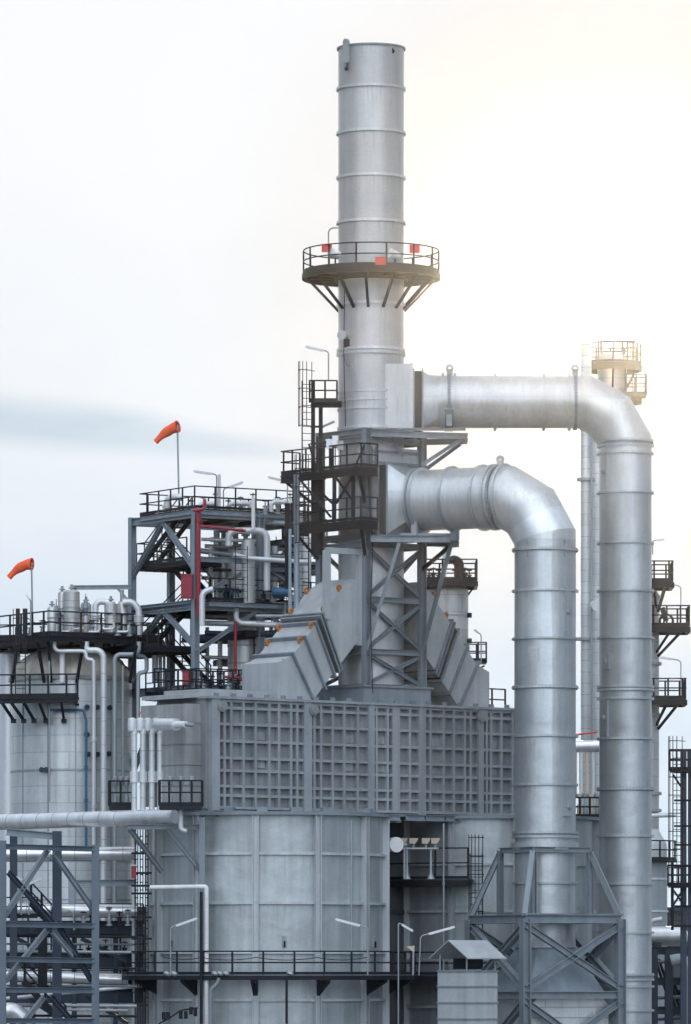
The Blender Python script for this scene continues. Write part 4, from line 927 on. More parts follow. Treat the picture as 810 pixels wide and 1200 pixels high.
for k, (px, lab) in enumerate(((142, 'dark railed valve cage left of the white risers'), (212, 'dark railed valve cage under the plain end of the box'))):
    y = (-6.5, -10.9)[k]; t = T('valve_cage', lab, 'platform', W(px, 944, y)); w_ = .55 if k == 0 else 1.0; c = W(px, 944, y)
    t.part('deck', MB().box(c - UP * .1, (2 * w_, 1.2, .2)), M_grate)
    railing(t, [c + V((-w_, .5, 0)), c + V((-w_, -.6, 0)), c + V((w_, -.6, 0)), c + V((w_, .5, 0))], spacing=.55, r=.04, h=1.15)
    for j in (-.5, 0, .5): t.part('valve_body', MB().lathe(c + V((j * w_, 0, 0)), [(0, 0), (.12, 0), (.12, .4), (.07, .5), (.07, .9), (.13, 1.0), (.13, 1.35), (0, 1.4)], 12), M_pipeg)
pipe('cream bent drain pipe behind the blind end of the header pipe', [W(212, 948, -10.6), W(212, 972, -10.6), W(219, 974, -10.6)], .12, M_pipew)
# bracket shelf that holds the header end
t = T('header_bracket', 'grey cantilever bracket on the drum under the header pipe end', 'bracket', W(238, 968, -9.3))
t.part('beam', MB().ibeam(W(150, 969, -9.8), W(236, 969, -9.4), .22, .24, .03), M_tower)
t.part('strut', MB().ibeam(W(152, 971, -9.8), W(190, 1022, -8.8), .2, .2, .03), M_tower); t.part('strut', MB().ibeam(W(196, 971, -9.6), W(236, 1021, -9.2), .2, .2, .03), M_tower)
t.part('post', MB().ibeam(W(237, 1143, -9.5), W(237, 958, -9.5), .26, .26, .03), M_tower)
pipe('white drain pipe turning down the front of the left drum', [W(176, 1040, -10), W(242, 1039, -10.4), W(242, 1200, -10.4)], .11, M_white, rad=.12)
pipe('black conduit beside the white drain pipe on the left drum', [W(236, 1200, -10.6), W(236, 1045, -10.6)], .07, M_dark)
pipe('blue grey offset pipe below the walkway of the left drum', [W(257, 1146, -11), W(255, 1152, -11), W(247, 1160, -11), W(247, 1215, -11)], .09, M_tower)
for k in range(6):
    px = (252, 258, 265, 340, 196, 204)[k]; single('hose_reel', MB().ring(W(px, 1141, -11), (.3, .3, 1), .1, .17, .12, 16), M_pipeg, 'small coiled grey hose resting on the drum walkway', 'hose', W(px, 1137, -11), 'coiled hoses on the drum walkway')
single('thin_post', MB().tube([W(336, 1200, -11.4), W(336, 1146, -11.4)], .06, 8), M_dark, 'thin dark post below the walkway at the middle of the left drum', 'post', W(336, 1200, -11.4))
t = T('burner_fittings', 'rack of small black burner fittings low on the left drum', 'fittings', W(205, 1195, -10.5))
for px, py in ((192, 1190), (197, 1190), (212, 1189), (218, 1189), (224, 1184), (229, 1186)): t.part('canister', MB().tube([W(px, py + 5, -10.5), W(px, py - 4, -10.5)], .09, 10), M_dark)
t.part('carrier_pipe', MB().tube(bend([W(186, 1200, -10.5), W(200, 1192, -10.5), W(212, 1184, -10.5), W(232, 1181, -10.5)], .3), .04, 8), M_dark)
# ------------------------------------------------------------------ upper steel structure (behind, left of the tower)
yn = 9.0; ps = R_(32); su2 = V((math.cos(ps), math.sin(ps), 0)); sn2 = V((-math.sin(ps), math.cos(ps), 0))
K0 = V((XX(229, yn), yn, 0)); SA, SB = 7.4, 6.4
K = lambda i, j, z: K0 + su2 * i + sn2 * j + UP * z
kz = lambda py, d=0: ZZ(py, yn + d)
zTop, zStair, zMid, zM2, zLow, zBot = kz(602), kz(660, 3), kz(707), kz(757, 2), kz(806), kz(826)
t = T('steel_structure', 'tall open blue grey steel structure with stairs and pipework behind the inclined duct', 'structure', K(0, 0, 0))
colpos = [(0, 0, 596), (0, SB, 602), (2.3, SB, 600), (SA * .52, 0, 600), (SA, 0, 600), (SA, SB, 602), (SA * .5, SB, 602)]
for i, j, top in colpos: t.part('column', MB().ibeam(K(i, j, 0), K(i, j, zTop + .25), .32, .32, .035, side=su2), M_blue)
edges = [((0, 0), (0, SB)), ((0, 0), (SA, 0)), ((SA, 0), (SA, SB)), ((0, SB), (SA, SB))]
for z in (zTop, zM2 + 1.9, zMid, zLow): 
    for p, q in edges: t.part('beam', MB().ibeam(K(*p, z), K(*q, z), .26, .38, .035), M_blue)
for p, q in edges[1:]: t.part('beam', MB().ibeam(K(*p, kz(655)), K(*q, kz(655)), .2, .26, .03), M_blue)
mids = lambda p, q: ((p[0] + q[0]) / 2, (p[1] + q[1]) / 2)
for za_, zb__ in ((kz(668), zTop), (kz(758), zMid), (zLow - 4.2, zLow)):
    for p, q in (edges[0],):
        m_ = (0, SB * .5); t.part('diagonal_brace', MB().ibeam(K(*p, za_), K(*m_, zb__ - .2), .22, .22, .03), M_blue); t.part('diagonal_brace', MB().ibeam(K(*q, za_), K(*m_, zb__ - .2), .22, .22, .03), M_blue)
for za_, zb__ in ((kz(700), kz(655)), (kz(765), zMid), (zLow - 2, kz(757))):
    for (a, b) in (((0, 0), (SA * .52, 0)), ((SA, 0), (SA * .52, 0)), ((SA, 0), (SA, SB * .6))):
        t.part('diagonal_brace', MB().ibeam(K(*a, za_), K(*b, zb__ - .1), .19, .19, .03), M_blue)
# decks are things resting on the structure
def deck(label, z, a, b, rail=True, gaps=None, sides=(0, 1, 2, 3), m=None):
    d = T('structure_deck', label, 'platform', K(a[0], a[1], z)); P = [K(a[0], a[1], z), K(b[0], a[1], z), K(b[0], b[1], z), K(a[0], b[1], z)]
    d.part('grating', MB().prism(P, UP * .08), M_grate)
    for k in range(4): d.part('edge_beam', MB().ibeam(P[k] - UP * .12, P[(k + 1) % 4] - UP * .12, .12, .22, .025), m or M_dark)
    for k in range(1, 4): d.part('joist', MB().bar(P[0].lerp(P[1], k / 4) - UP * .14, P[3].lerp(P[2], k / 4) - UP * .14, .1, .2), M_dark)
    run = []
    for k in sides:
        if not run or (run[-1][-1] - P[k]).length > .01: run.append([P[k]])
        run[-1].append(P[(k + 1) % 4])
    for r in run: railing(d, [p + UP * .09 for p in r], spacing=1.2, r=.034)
    return d
deck('top railed deck of the steel structure, below the windsock', zTop + .2, (-.1, -.1), (SA + .2, SB * .85), sides=(0, 1, 2, 3), m=M_blue)
deck('stair landing deck of the steel structure just below its top', zStair, (.25, SB * .2), (2.3, SB * 1.0), sides=(3, 2))
deck('crowded middle deck of the steel structure with blue motors', kz(705), (SA * .08, -.4), (SA + .4, SB), sides=(0,), m=M_blue)
deck('dark lower middle deck of the steel structure near the tank platform', kz(760, 2), (-1.4, SB * .2), (1.4, SB * 1.25), sides=(3,))
deck('lowest railed deck of the steel structure beside the ribbed box roof', kz(812), (-.3, -.6), (SA * .62, SB * .7), sides=(0, 1, 3))
deck('shadowed deck under the middle of the steel structure carrying pipes', kz(738), (SA * .4, 0), (SA + .2, SB), sides=())
def stair(label, p0, p1, w=.8):
    p0, p1 = V(p0), V(p1); s = T('staircase', label, 'stairs', p0); d = p1 - p0; hz_ = V((d.x, d.y, 0)).normalized(); sd_ = hz_.cross(UP)
    for k in (-1, 1):
        s.part('stringer', MB().bar(p0 + sd_ * k * w / 2, p1 + sd_ * k * w / 2, .07, .28), M_dark)
        a = MB(); a.tube([p0 + sd_ * k * w / 2 + UP * 1.0, p1 + sd_ * k * w / 2 + UP * 1.0], .032, 6); a.tube([p0 + sd_ * k * w / 2 + UP * .55, p1 + sd_ * k * w / 2 + UP * .55], .028, 6)
        h = s.part('handrail', a, M_dark)
        s.repeat('post', MB().tube([(0, 0, 0), (0, 0, 1.0)], .034, 6), M_dark, [p0.lerp(p1, q) + sd_ * k * w / 2 for q in (.02, .5, .98)], parent=h)
    n = max(4, int(d.z / .22)) if d.z > 0 else max(4, int(-d.z / .22))
    s.repeat('tread', MB().box((0, 0, 0), (.25, w - .08, .04), (hz_, sd_, UP)), M_grate, [p0.lerp(p1, (k + .5) / n) for k in range(n)])
    return s
stair('dark stair flight climbing to the top deck of the steel structure', W(176, 661, yn + 5.6), W(219, 604, yn + 3.0))
stair('dark stair flight descending from the landing towards the red cabinet', W(240, 700, yn + 2.4), W(206, 661, yn + 4.8))
stair('dark stair flight climbing from the tank platform to the middle deck', W(172, 757, yn + 4.9), W(222, 706, yn + 2.6))
stair('dark stair flight dropping from the lower middle deck to the lowest deck', W(240, 803, yn + 2.2), W(203, 762, yn + 4.6))
# red fire water piping and cabinets
pipe('thick red riser pipe along the front column of the steel structure', [W(232.6, 722, yn - .4), W(232.6, 598, yn - .4)], .12, M_red, flanges=((0, .15), (0, .9)))
pipe('thin red pipe running right from the red riser under the top deck', [W(233, 616, yn - .4), W(288, 622, yn - .4)], .075, M_red, flanges=((0, .9),))
pipe('short red branch standing above the top deck', [W(226, 598, yn - .6), W(240, 597, yn - .6), W(240, 585, yn - .6)], .085, M_red)
pipe('thin red pipe down the rear column of the steel structure', [W(276, 728, yn + 1), W(276, 790, yn + 1)], .075, M_red)
pipe('red pipe lying along the lowest deck of the steel structure', [W(264, 793, yn - 1.0), W(296, 796, yn - .8)], .07, M_red)
for (px, py, w_, h_, lab) in ((219, 688, .58, 1.15, 'red hose cabinet beside the front column of the steel structure'), (219, 795, .45, .65, 'lower red cabinet on the lowest deck of the steel structure')):
    c = W(px, py, yn - .1); q = T('hose_cabinet', lab, 'cabinet', c - UP * h_ / 2); q.part('housing', MB().box(c, (w_, .4, h_)), M_red); q.part('door', MB().box(c - V((0, .22, 0)), (w_ * .86, .04, h_ * .88)), M_red); q.part('lid', MB().box(c + UP * (h_ / 2 + .03), (w_ + .08, .5, .06)), M_red)
# vessels inside
ya = yn + 3.5
vessel('wide pale vessel standing on the lower deck inside the steel structure', V((XX(288, ya), ya, kz(815))), 21 / S(ya), kz(640) - kz(815), M_cladm, bands=(.9, 1.8, 2.7))
vessel('pale narrow vessel with ladder inside the top of the steel structure', V((XX(291, ya - 2.2), ya - 2.2, kz(705))), 8 / S(ya), kz(632) - kz(705), M_cladm, nozzle=False)
vessel('grey drum vessel beside the narrow vessel inside the steel structure', V((XX(306, ya), ya, kz(705))), 11 / S(ya), kz(625) - kz(705), M_pipeg, nozzle=False)
vessel('pale vessel between the columns left of the narrow vessel', V((XX(262, ya + 1), ya + 1, kz(705))), 8 / S(ya), kz(628) - kz(705), M_cladm)
vessel('pale vessel at the right edge of the steel structure, behind the tower platforms', V((XX(356, ya), ya, kz(790))), 9 / S(ya), kz(625) - kz(790), M_pipew)
ladder('dark ladder up the narrow vessel inside the steel structure', W(283, 705, ya - 3.4), kz(640) - kz(705), (1, 0, 0), (0, -1, 0), cage=False, width=.6)
pipe('pale pipe looping over the narrow vessel then down to the middle deck', [W(268, 640, ya - 2.6), W(268, 622, ya - 2.6), W(313, 622, ya - 2.6), W(313, 692, ya - 2.6)], .17, M_pipew)
pipe('pale horizontal pipe across the vessels of the steel structure', [W(274, 650, ya - 2.9), W(290, 654, ya - 2.9), W(362, 659, ya - 2.9)], .12, M_pipew)
pipe('grey horizontal pipe under the stair landing level of the structure', [W(232, 645, ya - .5), W(285, 652, ya - .5), W(350, 652, ya - .5)], .14, M_pipeg)
pipe('pale vertical pipe through the top deck beside the windsock structure lamps', [W(297, 620, ya - 3), W(297, 583, ya - 3)], .1, M_white)
pipe('pale pipe hanging left of the middle deck by the red riser', [W(237, 733, yn - .8), W(237, 694, yn - .8), W(250, 690, yn - .8)], .15, M_pipew)
pipe('long grey pipe along the shadowed deck of the steel structure', [W(236, 730, ya - 2), W(345, 733, ya - 2)], .14, M_pipeg)
pipe('pale pipe dropping then turning right below the middle deck', [W(277, 712, ya - 2.2), W(277, 730, ya - 2.2), W(340, 733, ya - 2.2)], .14, M_pipew)
pipe('dark thick pipe under the middle deck of the steel structure', [W(234, 748, ya - 1), W(335, 742, ya - 1)], .2, M_navy)
pipe('pale downpipe at the left rear of the steel structure', [W(182, 760, yn + 3.8), W(182, 800, yn + 3.8)], .16, M_pipew)
pipe('grey downpipe behind the stairs at the left of the steel structure', [W(188, 765, yn + 3.5), W(188, 900, yn + 3.5)], .09, M_pipeg)
pipe('slimmer blue grey downpipe just right of the grey downpipe behind the stairs', [W(192.5, 765, yn + 3.4), W(192.5, 900, yn + 3.4)], .07, M_blue)
pipe('grey pipe with rounded top on the top deck under the windsock', [W(196, 600, yn + 2.8), W(196, 584, yn + 2.8), W(206, 582, yn + 2.6), W(214, 583, yn + 2.6)], .17, M_pipew, rad=.45, flanges=((0, .4),))
for k, (px, py, w_, lab) in enumerate(((233, 590, 22, 'pale pipework run low on the top deck near the red branch'), (268, 590, 26, 'pale pipework run low on the top deck in its middle'), (318, 588, 24, 'pale pipework run on the top deck at its right end'))):
    a = W(px, py, ya - 1.5); b = W(px + w_, py + .5, ya - 1.5); pipe(lab, [a - UP * .5, a, b, b - UP * .4], .12, M_pipew, flanges=((1, .3), (1, .7)))
for k in range(9):
    px = 224 + k * 14.5; valve(W(px, 603, ya - 2.2 + (k % 3)), 'small grey valve with handwheel among pipework on the top deck', .12, .75 + .18 * (k % 3), group='valves on the top deck of the steel structure')
for k in range(10):
    px = 243 + k * 11; valve(W(px, 705, yn + .8 + k * .15), 'small dark fitting crowded along the front of the middle deck', .13, .6 + .15 * (k % 3), M_pipeg if k % 2 else M_dark, group='fittings along the middle deck')
for px, lab in ((327, 'blue motor on the middle deck nearest the tower'), (269, 'dark blue motor on the middle deck under the pale vessel')):
    c = W(px, 694, yn + 1.5); q = T('electric_motor', lab, 'motor', c - UP * .35); q.part('housing', MB().tube([c - V((.35, 0, 0)), c + V((.35, 0, 0))], .24, 18), M_bluep); q.part('fan_cover', MB().tube([c + V((.35, 0, 0)), c + V((.5, 0, 0))], .26, 18), M_bluep); q.part('foot', MB().box(c - UP * .28, (.6, .35, .1)), M_dark)
for k in range(8):
    px = 238 + k * 10; valve(W(px, 812, yn - .2 + (k % 3) * .5), 'dark valve among the clutter of the lowest deck of the structure', .15, .75 + .15 * (k % 3), M_dark if k % 3 else M_pipeg, group='valves on the lowest deck')
# monorail arm at the left column
t = T('davit_arm', 'grey davit arm reaching left from the corner column over the tank deck', 'davit', W(152, 690, yn + 5)); t.part('boom', MB().ibeam(W(86, 688.5, yn + 5), W(154, 688, yn + 5), .16, .22, .03), M_blue); t.part('brace', MB().bar(W(138, 690, yn + 5), W(152, 705, yn + 5), .12, .12), M_blue); t.part('hook', MB().bar(W(88, 689, yn + 5), W(88, 693, yn + 5), .14, .14), M_dark)
# lamps of the upper structure
lamp('gooseneck lamp left of the chimney, higher than all other lamps', W(385, 446, -.8), W(385, 412, -.8), W(358, 406, -.8), head=.95)
lamp('left pointing lamp on the thick post over the steel structure', W(254, 604, yn + 1), W(254, 556, yn + 1), W(227, 552, yn + 1), head=.95)
t = T('lamp_post', 'thick pale post beside the left pointing lamp on the top deck', 'post', W(257, 604, yn + 1.2)); t.part('pole', MB().tube([W(257, 604, yn + 1.2), W(257, 556, yn + 1.2)], .08, 10), M_lamp); t.part('bracket_plate', MB().bar(W(250, 578, yn + 1.2), W(257, 578, yn + 1.2), .08), M_lamp)
lamp('right pointing lamp over the top deck of the steel structure', W(262, 604, yn + 1), W(262, 573, yn + 1), W(285, 565, yn + 1), head=.85)
lamp('left pointing lamp nearest the tower platforms over the top deck', W(337, 604, yn), W(337, 564, yn), W(314, 559, yn), head=.7)
lamp('small lamp on a slim pole beside the windsock at the left', fit(36, yk + 1), W(36, 704, yk + 1), W(31, 697, yk + 1), head=.3)

# ------------------------------------------------------------------ vessel tower behind the right inclined duct
yb = 16.0; cb = V((XX(525, yb), yb, 0))
t = vessel('pale vessel with dark railed crown behind the right inclined duct', cb, 24 / S(yb), ZZ(693, yb), M_cladm, bands=(ZZ(760, yb), ZZ(722, yb)), dome=.5, nozzle=False)
zc = ZZ(684, yb)
t = T('vessel_platform', 'dark railed platform on the vessel behind the right inclined duct', 'platform', (cb.x, cb.y, zc))
pf = [V((XX(497, yb), yb - 1.5, zc)), V((XX(558, yb), yb - 1.5, zc)), V((XX(558, yb), yb + 1.4, zc)), V((XX(497, yb), yb + 1.4, zc))]
t.part('deck', MB().prism(pf, UP * .1), M_grate)
for k in range(4): t.part('edge_beam', MB().bar(pf[k] - UP * .1, pf[(k + 1) % 4] - UP * .1, .14, .26), M_dark)
railing(t, [p + UP * .1 for p in pf], spacing=.9, r=.04, closed=True, h=1.05)
t.part('strut', MB().bar(W(556, 687, yb), W(548, 698, yb), .1), M_dark)
t = T('elbow_vent', 'dark vent pipe with hooked top on the vessel platform', 'vent', W(538, 684, yb)); t.part('pipe_run', MB().tube(bend([W(538, 684, yb), W(538, 659, yb), W(531, 656, yb), W(530, 660, yb)], .25), .26, 16), M_dark); t.part('flange', MB().ring(W(538, 668, yb), UP, .2, .36, .1, 16), M_dark)
pipe('thin pale mast pipe left of the hooked vent behind the tower', [W(521, 684, yb - 1), W(521, 640, yb - 1)], .1, M_pipew)
for k, px in enumerate((503, 508, 514, 545, 550)): valve(W(px, 683, yb - .8), 'dark valve on the vessel platform behind the right inclined duct', .12, .7 + .1 * (k % 2), M_dark, group='valves on the vessel platform')
for py in (721, 751): single('side_nozzle', MB().tube([W(547, py, yb - .3), W(553, py, yb - .3)], .13, 12), M_dark, 'dark side nozzle on the vessel, ' + ('upper of two' if py < 730 else 'lower of two'), 'nozzle', W(547, py, yb))
zc = ZZ(778, yb); t = T('vessel_balcony', 'small dark railed balcony right of the vessel behind the inclined duct', 'balcony', W(560, 778, yb)); pf = [W(549, 778, yb - 1), W(570, 778, yb - 1), W(570, 778, yb + .6), W(549, 778, yb + .6)]
for p in pf: p.z = zc
t.part('deck', MB().prism(pf, UP * .12), M_grate); railing(t, [p + UP * .1 for p in pf], spacing=.5, r=.035, closed=True, h=.95); t.part('strut', MB().bar(W(568, 780, yb), W(548, 792, yb), .1), M_dark)
lamp('small lamp over the balcony behind the right inclined duct', W(564, 778, yb - 1), W(564, 744, yb - 1), W(556, 738, yb - 1), head=.3)

# ------------------------------------------------------------------ slim columns and platforms at the right
y1 = 34.0
def column(label, px, rpx, top, y, m=None, base=0.0, taper=None):
    b = V((XX(px, y), y, base)); r = rpx / S(y); t = T('process_column', label, 'column', b); h = ZZ(top, y) - base
    t.part('shell', MB().lathe(b, [(0, 0), (r, 0), (r, h - r * .4), (r * .7, h - r * .08), (0, h)], 40), m or M_clads)
    return t, b, r
t, b, r = column('slim tall pale column just right of the wider flue duct', 687, 6.3, 398, y1)
for py in (497, 562, 749): t.part('guide_ring', MB().ring(V((b.x, b.y, ZZ(py, y1))), UP, r - .05, r + .22, .16, 24), M_pipeg)
column('second slim column close behind the narrower flue duct', 700, 5.5, 500, y1 + 3)
pipe('thin grey pipe running up beside the slim tall column', [W(693.5, 1100, y1 - .5), W(693.5, 505, y1 - .5)], .06, M_pipeg)
single('disc_cover', MB().tube([W(697, 710, y1 - 1), W(697, 710, y1 - 1) + V((.1, -.25, 0))], .3, 20), M_pipew, 'pale round disc between the slim column and the narrower flue duct', 'disc', W(697, 710, y1 - 1))
y2 = 40.0
t, b, r = column('tall column rising behind the elbow of the narrower flue duct', 717, 17, 411, y2)
zA = ZZ(428, y2); cA = V((b.x, b.y, zA))
t = T('column_platform', 'topmost railed platform high on the column behind the duct elbow', 'platform', cA)
def disc_deck(t, c, ri, ro, a0, a1, m=M_dark):
    ringdeck(t, c, ri, ro, c.z - .1, a0, a1, .12, M_grate, n=24); ringdeck(t, c, ro - .1, ro + .04, c.z - .35, a0, a1, .3, m, 'edge_beam', n=24)
    railing(t, arcpts(c, ro - .03, a0, a1, 20, c.z + .03), spacing=.85, r=.036)
    for k in range(3):
        a = R_(a0 + (a1 - a0) * (k + .5) / 3); d = V((math.sin(a), -math.cos(a), 0)); t.part('strut', MB().bar(c + d * (ro - .1) - UP * .3, c + d * ri - UP * 1.5, .1, .1), m)
disc_deck(t, cA, r, r + .85, -180, 180)
zB = ZZ(404, y2); t = T('column_cage', 'small railed cage on top of the column behind the duct elbow', 'cage', V((b.x, b.y, ZZ(411, y2))))
for dx in (-.6, .6, 1.2):
    for dy in (-.5, .5): t.part('post', MB().bar(V((b.x + dx, b.y + dy, ZZ(428, y2))), V((b.x + dx, b.y + dy, ZZ(400, y2))), .08), M_dark)
for py in (400, 408, 418): t.part('rail', MB().bar(W(701, py, y2 - .5), W(745, py, y2 - .5), .07, .07), M_dark)
cB = V((XX(742, y2), b.y - .2, ZZ(466, y2))); t = T('column_platform', 'small hanging railed platform right of the duct elbow', 'platform', cB)
pf = [V((XX(733, y2), y2 - 1, cB.z)), V((XX(757, y2), y2 - 1, cB.z)), V((XX(757, y2), y2 + .6, cB.z)), V((XX(733, y2), y2 + .6, cB.z))]
t.part('deck', MB().prism(pf, UP * .1), M_grate); t.part('under_frame', MB().prism([p + V((0, 0, -.4)) + (V((cB.x, y2, cB.z)) - p) * .35 for p in pf], UP * .35), M_dark)
railing(t, [p + UP * .1 for p in pf], spacing=.55, r=.036, closed=True, h=1.1)
for px in (733, 741, 756): t.part('hanger', MB().bar(W(px, 466, y2 - .9), W(px, 425, y2 - .9), .06), M_dark)
ladder('dark caged ladder between the two high platforms behind the duct elbow', W(738, 466, y2 - 1.2), ZZ(426, y2) - ZZ(466, y2), (1, 0, 0), (0, -1, 0))
y3 = 26.0
t, b, r = column('pale column with side platforms right of the narrower flue duct', 752, 20.5, 688, y3, M_cladm)
for py in (700, 778, 838, 930, 950): t.part('flange', MB().ring(V((b.x, b.y, ZZ(py, y3))), UP, r - .03, r + .14, .16, 40), M_pipeg)
for k, (py, pr, lab) in enumerate(((685, 787, 'uppermost side platform on the pale column at the right'), (737, 806, 'widest middle side platform on the pale column at the right'), (822, 802, 'lowest side platform on the pale column at the right'))):
    z = ZZ(py, y3); t = T('column_platform', lab, 'platform', V((b.x, b.y, z))); xr = XX(pr, y3)
    pf = [V((b.x - .2, y3 - 1.5, z)), V((xr, y3 - 1.5, z)), V((xr, y3 + 1.2, z)), V((b.x - .2, y3 + 1.2, z))]
    t.part('deck', MB().prism(pf, UP * .12), M_grate)
    for j in range(3): t.part('edge_beam', MB().bar(pf[j] - UP * .12, pf[j + 1] - UP * .12, .14, .28), M_dark)
    railing(t, [p + UP * .1 for p in pf], spacing=.75, r=.04, h=1.05)
    for dy in (-1.3, .2): t.part('strut', MB().bar(V((xr - .4, y3 + dy, z - .2)), V((b.x + r * .9, y3 + dy * .4, z - 1.5)), .12, .12), M_dark); t.part('strut', MB().bar(V((xr - 1.0, y3 + dy, z - .2)), V((b.x + r * .8, y3 + dy * .4, z - 1.3)), .1, .1), M_dark)
c = W(781, 728, y3 - .6); q = T('pump_wheel', 'dark round valve wheel on the widest platform at the right', 'valve', c); q.part('rim', MB().ring(c, (.3, 1, 0), .3, .42, .1, 20), M_dark); q.part('body', MB().tube([c, W(776, 712, y3 - .6)], .14, 12), M_dark)
lamp('lamp arm jutting right from the pale column above its platforms', W(765, 650, y3 - .5), W(765, 633.5, y3 - .5), W(779, 632, y3 - .5), head=.45)
lamp('lamp bent over the widest right platform from above', W(798, 737, y3 - 1), W(798, 687, y3 - 1), W(775, 682, y3 - 1), head=.7)
lamp('lamp bent over the lowest right platform', W(798, 822, y3 - 1), W(798, 774, y3 - 1), W(773, 770, y3 - 1), head=.7)
# skirted vessel at the right
y4 = 22.0; b = V((XX(757, y4), y4, 0)); r = 25 / S(y4)
t = T('skirted_vessel', 'blue grey vessel with white cone under the pale column at the right', 'vessel', b)
t.part('shell', MB().lathe(b, [(0, 2), (r, 2), (r, ZZ(1010, y4)), (0, ZZ(1010, y4))], 40), M_pipeg)
t.part('cone', MB().lathe(b, [(r, ZZ(1008, y4)), (r, ZZ(990, y4)), (r * .6, ZZ(972, y4)), (0, ZZ(972, y4))], 40), M_pipew)
for py in (1030, 1068): t.part('band', MB().ring(V((b.x, b.y, ZZ(py, y4))), UP, r - .03, r + .06, .1, 40), M_pipew)
zc = ZZ(1008, y4); t = T('vessel_gallery', 'small dark railed gallery round the white cone at the right', 'gallery', V((b.x, b.y, zc))); ringdeck(t, b, r, r + .5, zc - .12, -100, 100, .16, M_grate); railing(t, arcpts(b, r + .45, -100, 100, 14, zc), spacing=.7, r=.04, h=1.0)
pipe('grey horizontal pipe from the pale column to the dark ladder tower', [W(762, 956, y4 - 1), W(792, 955, y4 - 1)], .12, M_pipew)
# dark ladder tower at the right edge
y5 = 6.0; t = T('ladder_tower', 'dark steel ladder tower at the right edge of the plant', 'tower', W(800, 1200, y5))
for px in (801, 810): t.part('column', MB().ibeam(W(px, 1300, y5), W(px, 880, y5), .3, .3, .035), M_navy)
t.part('column', MB().ibeam(W(788, 1090, y5 + .5), W(788, 1010, y5 + .5), .14, .14, .03), M_dark)
for py in (905, 938, 968, 990, 1015, 1038, 1062, 1085): t.part('cross_bar', MB().bar(W(790, py, y5 - .2), W(818, py, y5 - .2), .1, .1), M_dark)
for (a, b_) in (((789, 908), (801, 926)), ((787, 1040), (801, 1060)), ((787, 1064), (801, 1042))): t.part('brace', MB().bar(W(*a, y5 - .1), W(*b_, y5 - .1), .1, .1), M_dark)
for py, pl, lab in ((905, 785, 'small top railed deck on the dark ladder tower'), (1040, 783, 'lower railed deck on the dark ladder tower')):
    z = ZZ(py, y5); q = T('tower_deck', lab, 'platform', W(pl, py, y5)); pf = [W(820, py, y5 - .8), W(pl, py, y5 - .8), W(pl, py, y5 + .8), W(820, py, y5 + .8)]
    for p in pf: p.z = z
    q.part('deck', MB().prism(pf, UP * .12), M_grate); railing(q, [p + UP * .1 for p in pf], spacing=.55, r=.036, h=1.0)
ladder('dark caged ladder up the ladder tower at the right edge', W(794, 1090, y5 - .9), ZZ(885, y5) - ZZ(1090, y5), (1, 0, 0), (-.4, -1, 0), width=.45)
# valve rack between the two vertical ducts
y6 = 18.0
t = pipe('silver horizontal pipe between the two vertical flue ducts', [W(668, 875, y6), W(708, 874, y6)], .32, M_pipe, seg=24)
pipe('thin red pipe above the silver pipe between the flue ducts', [W(668, 862, y6), W(700, 858, y6)], .05, M_redl)
for k, px in enumerate((674, 681, 688, 695)): pipe('slim vertical pale pipe below the silver pipe between the flue ducts', [W(px, 880, y6), W(px, 935, y6)], .1, M_pipew if k % 2 else M_cream, group='slim pipes between the flue ducts')
t = T('valve_rack', 'dark railed valve rack between the two vertical flue ducts', 'rack', W(688, 965, y6)); pf = [W(668, 965, y6 - 1), W(706, 965, y6 - 1), W(706, 965, y6 + .8), W(668, 965, y6 + .8)]
t.part('deck', MB().prism(pf, UP * .35), M_grate); railing(t, [p + UP * .35 for p in pf], spacing=.5, r=.045, h=1.0)
for k in range(5): t.part('valve_body', MB().lathe(W(672 + k * 7, 955, y6 - .2), [(0, 0), (.13, 0), (.13, .5), (.06, .6), (.06, .9), (.14, .95), (.14, 1.1), (0, 1.1)], 12), M_cream if k % 2 else M_pipeg)
for py in (985, 1005): pass
for k, px in enumerate((686, 693, 699)): pipe('tall pale downpipe seen in the gap between the flue ducts', [W(px, 1100, y6 + 2), W(px, 985, y6 + 2)], (.2, .1, .16)[k], M_pipew, group='downpipes between the flue ducts')
t = T('cross_frame', 'grey braced frame in the gap between the two flue ducts', 'frame', W(690, 1100, y6)); t.part('beam', MB().ibeam(W(666, 990, y6 + 1), W(712, 990, y6 + 1), .2, .25, .03), M_tower); t.part('brace', MB().bar(W(684, 1022, y6 + 1), W(708, 998, y6 + 1), .15, .15), M_tower); t.part('beam', MB().ibeam(W(666, 1048, y6 + 1), W(712, 1048, y6 + 1), .2, .25, .03), M_dark)
# bottom right pipe rack
y7 = 12.0
t = T('horizontal_vessel', 'shiny silver horizontal drum at the bottom right behind the duct', 'vessel', W(760, 1095, y7)); a = W(752, 1097, y7); b_ = W(794, 1097, y7)
t.part('shell', MB().tube([a, b_, b_ + V((.18, 0, 0)), b_ + V((.3, 0, 0))], .5, 32), M_pipe); t.part('end_cap', MB().tube([b_ + V((.3, 0, 0)), b_ + V((.45, 0, 0)), b_ + V((.52, 0, 0))], .5, 32, r1=.2), M_pipe); t.part('saddle', MB().box(W(770, 1110, y7), (.4, .8, .5)), M_navy)
t = T('pipe_rack', 'dark navy pipe rack at the bottom right under the silver drum', 'rack', W(785, 1300, y7 - 1))
for px in (766, 784, 812): t.part('column', MB().ibeam(W(px, 1380, y7 - 1), W(px, 1112, y7 - 1), .42, .42, .04), M_navy)
for py in (1114, 1150, 1184): t.part('beam', MB().ibeam(W(760, py, y7 - 1), W(830, py, y7 - 1), .3, .4, .04), M_navy)
for k in range(6): t.part('brace', MB().bar(W(764 + k * 8, 1112 + 12 * k, y7), W(790 + k * 5, 1190, y7), .14, .14), M_dark)
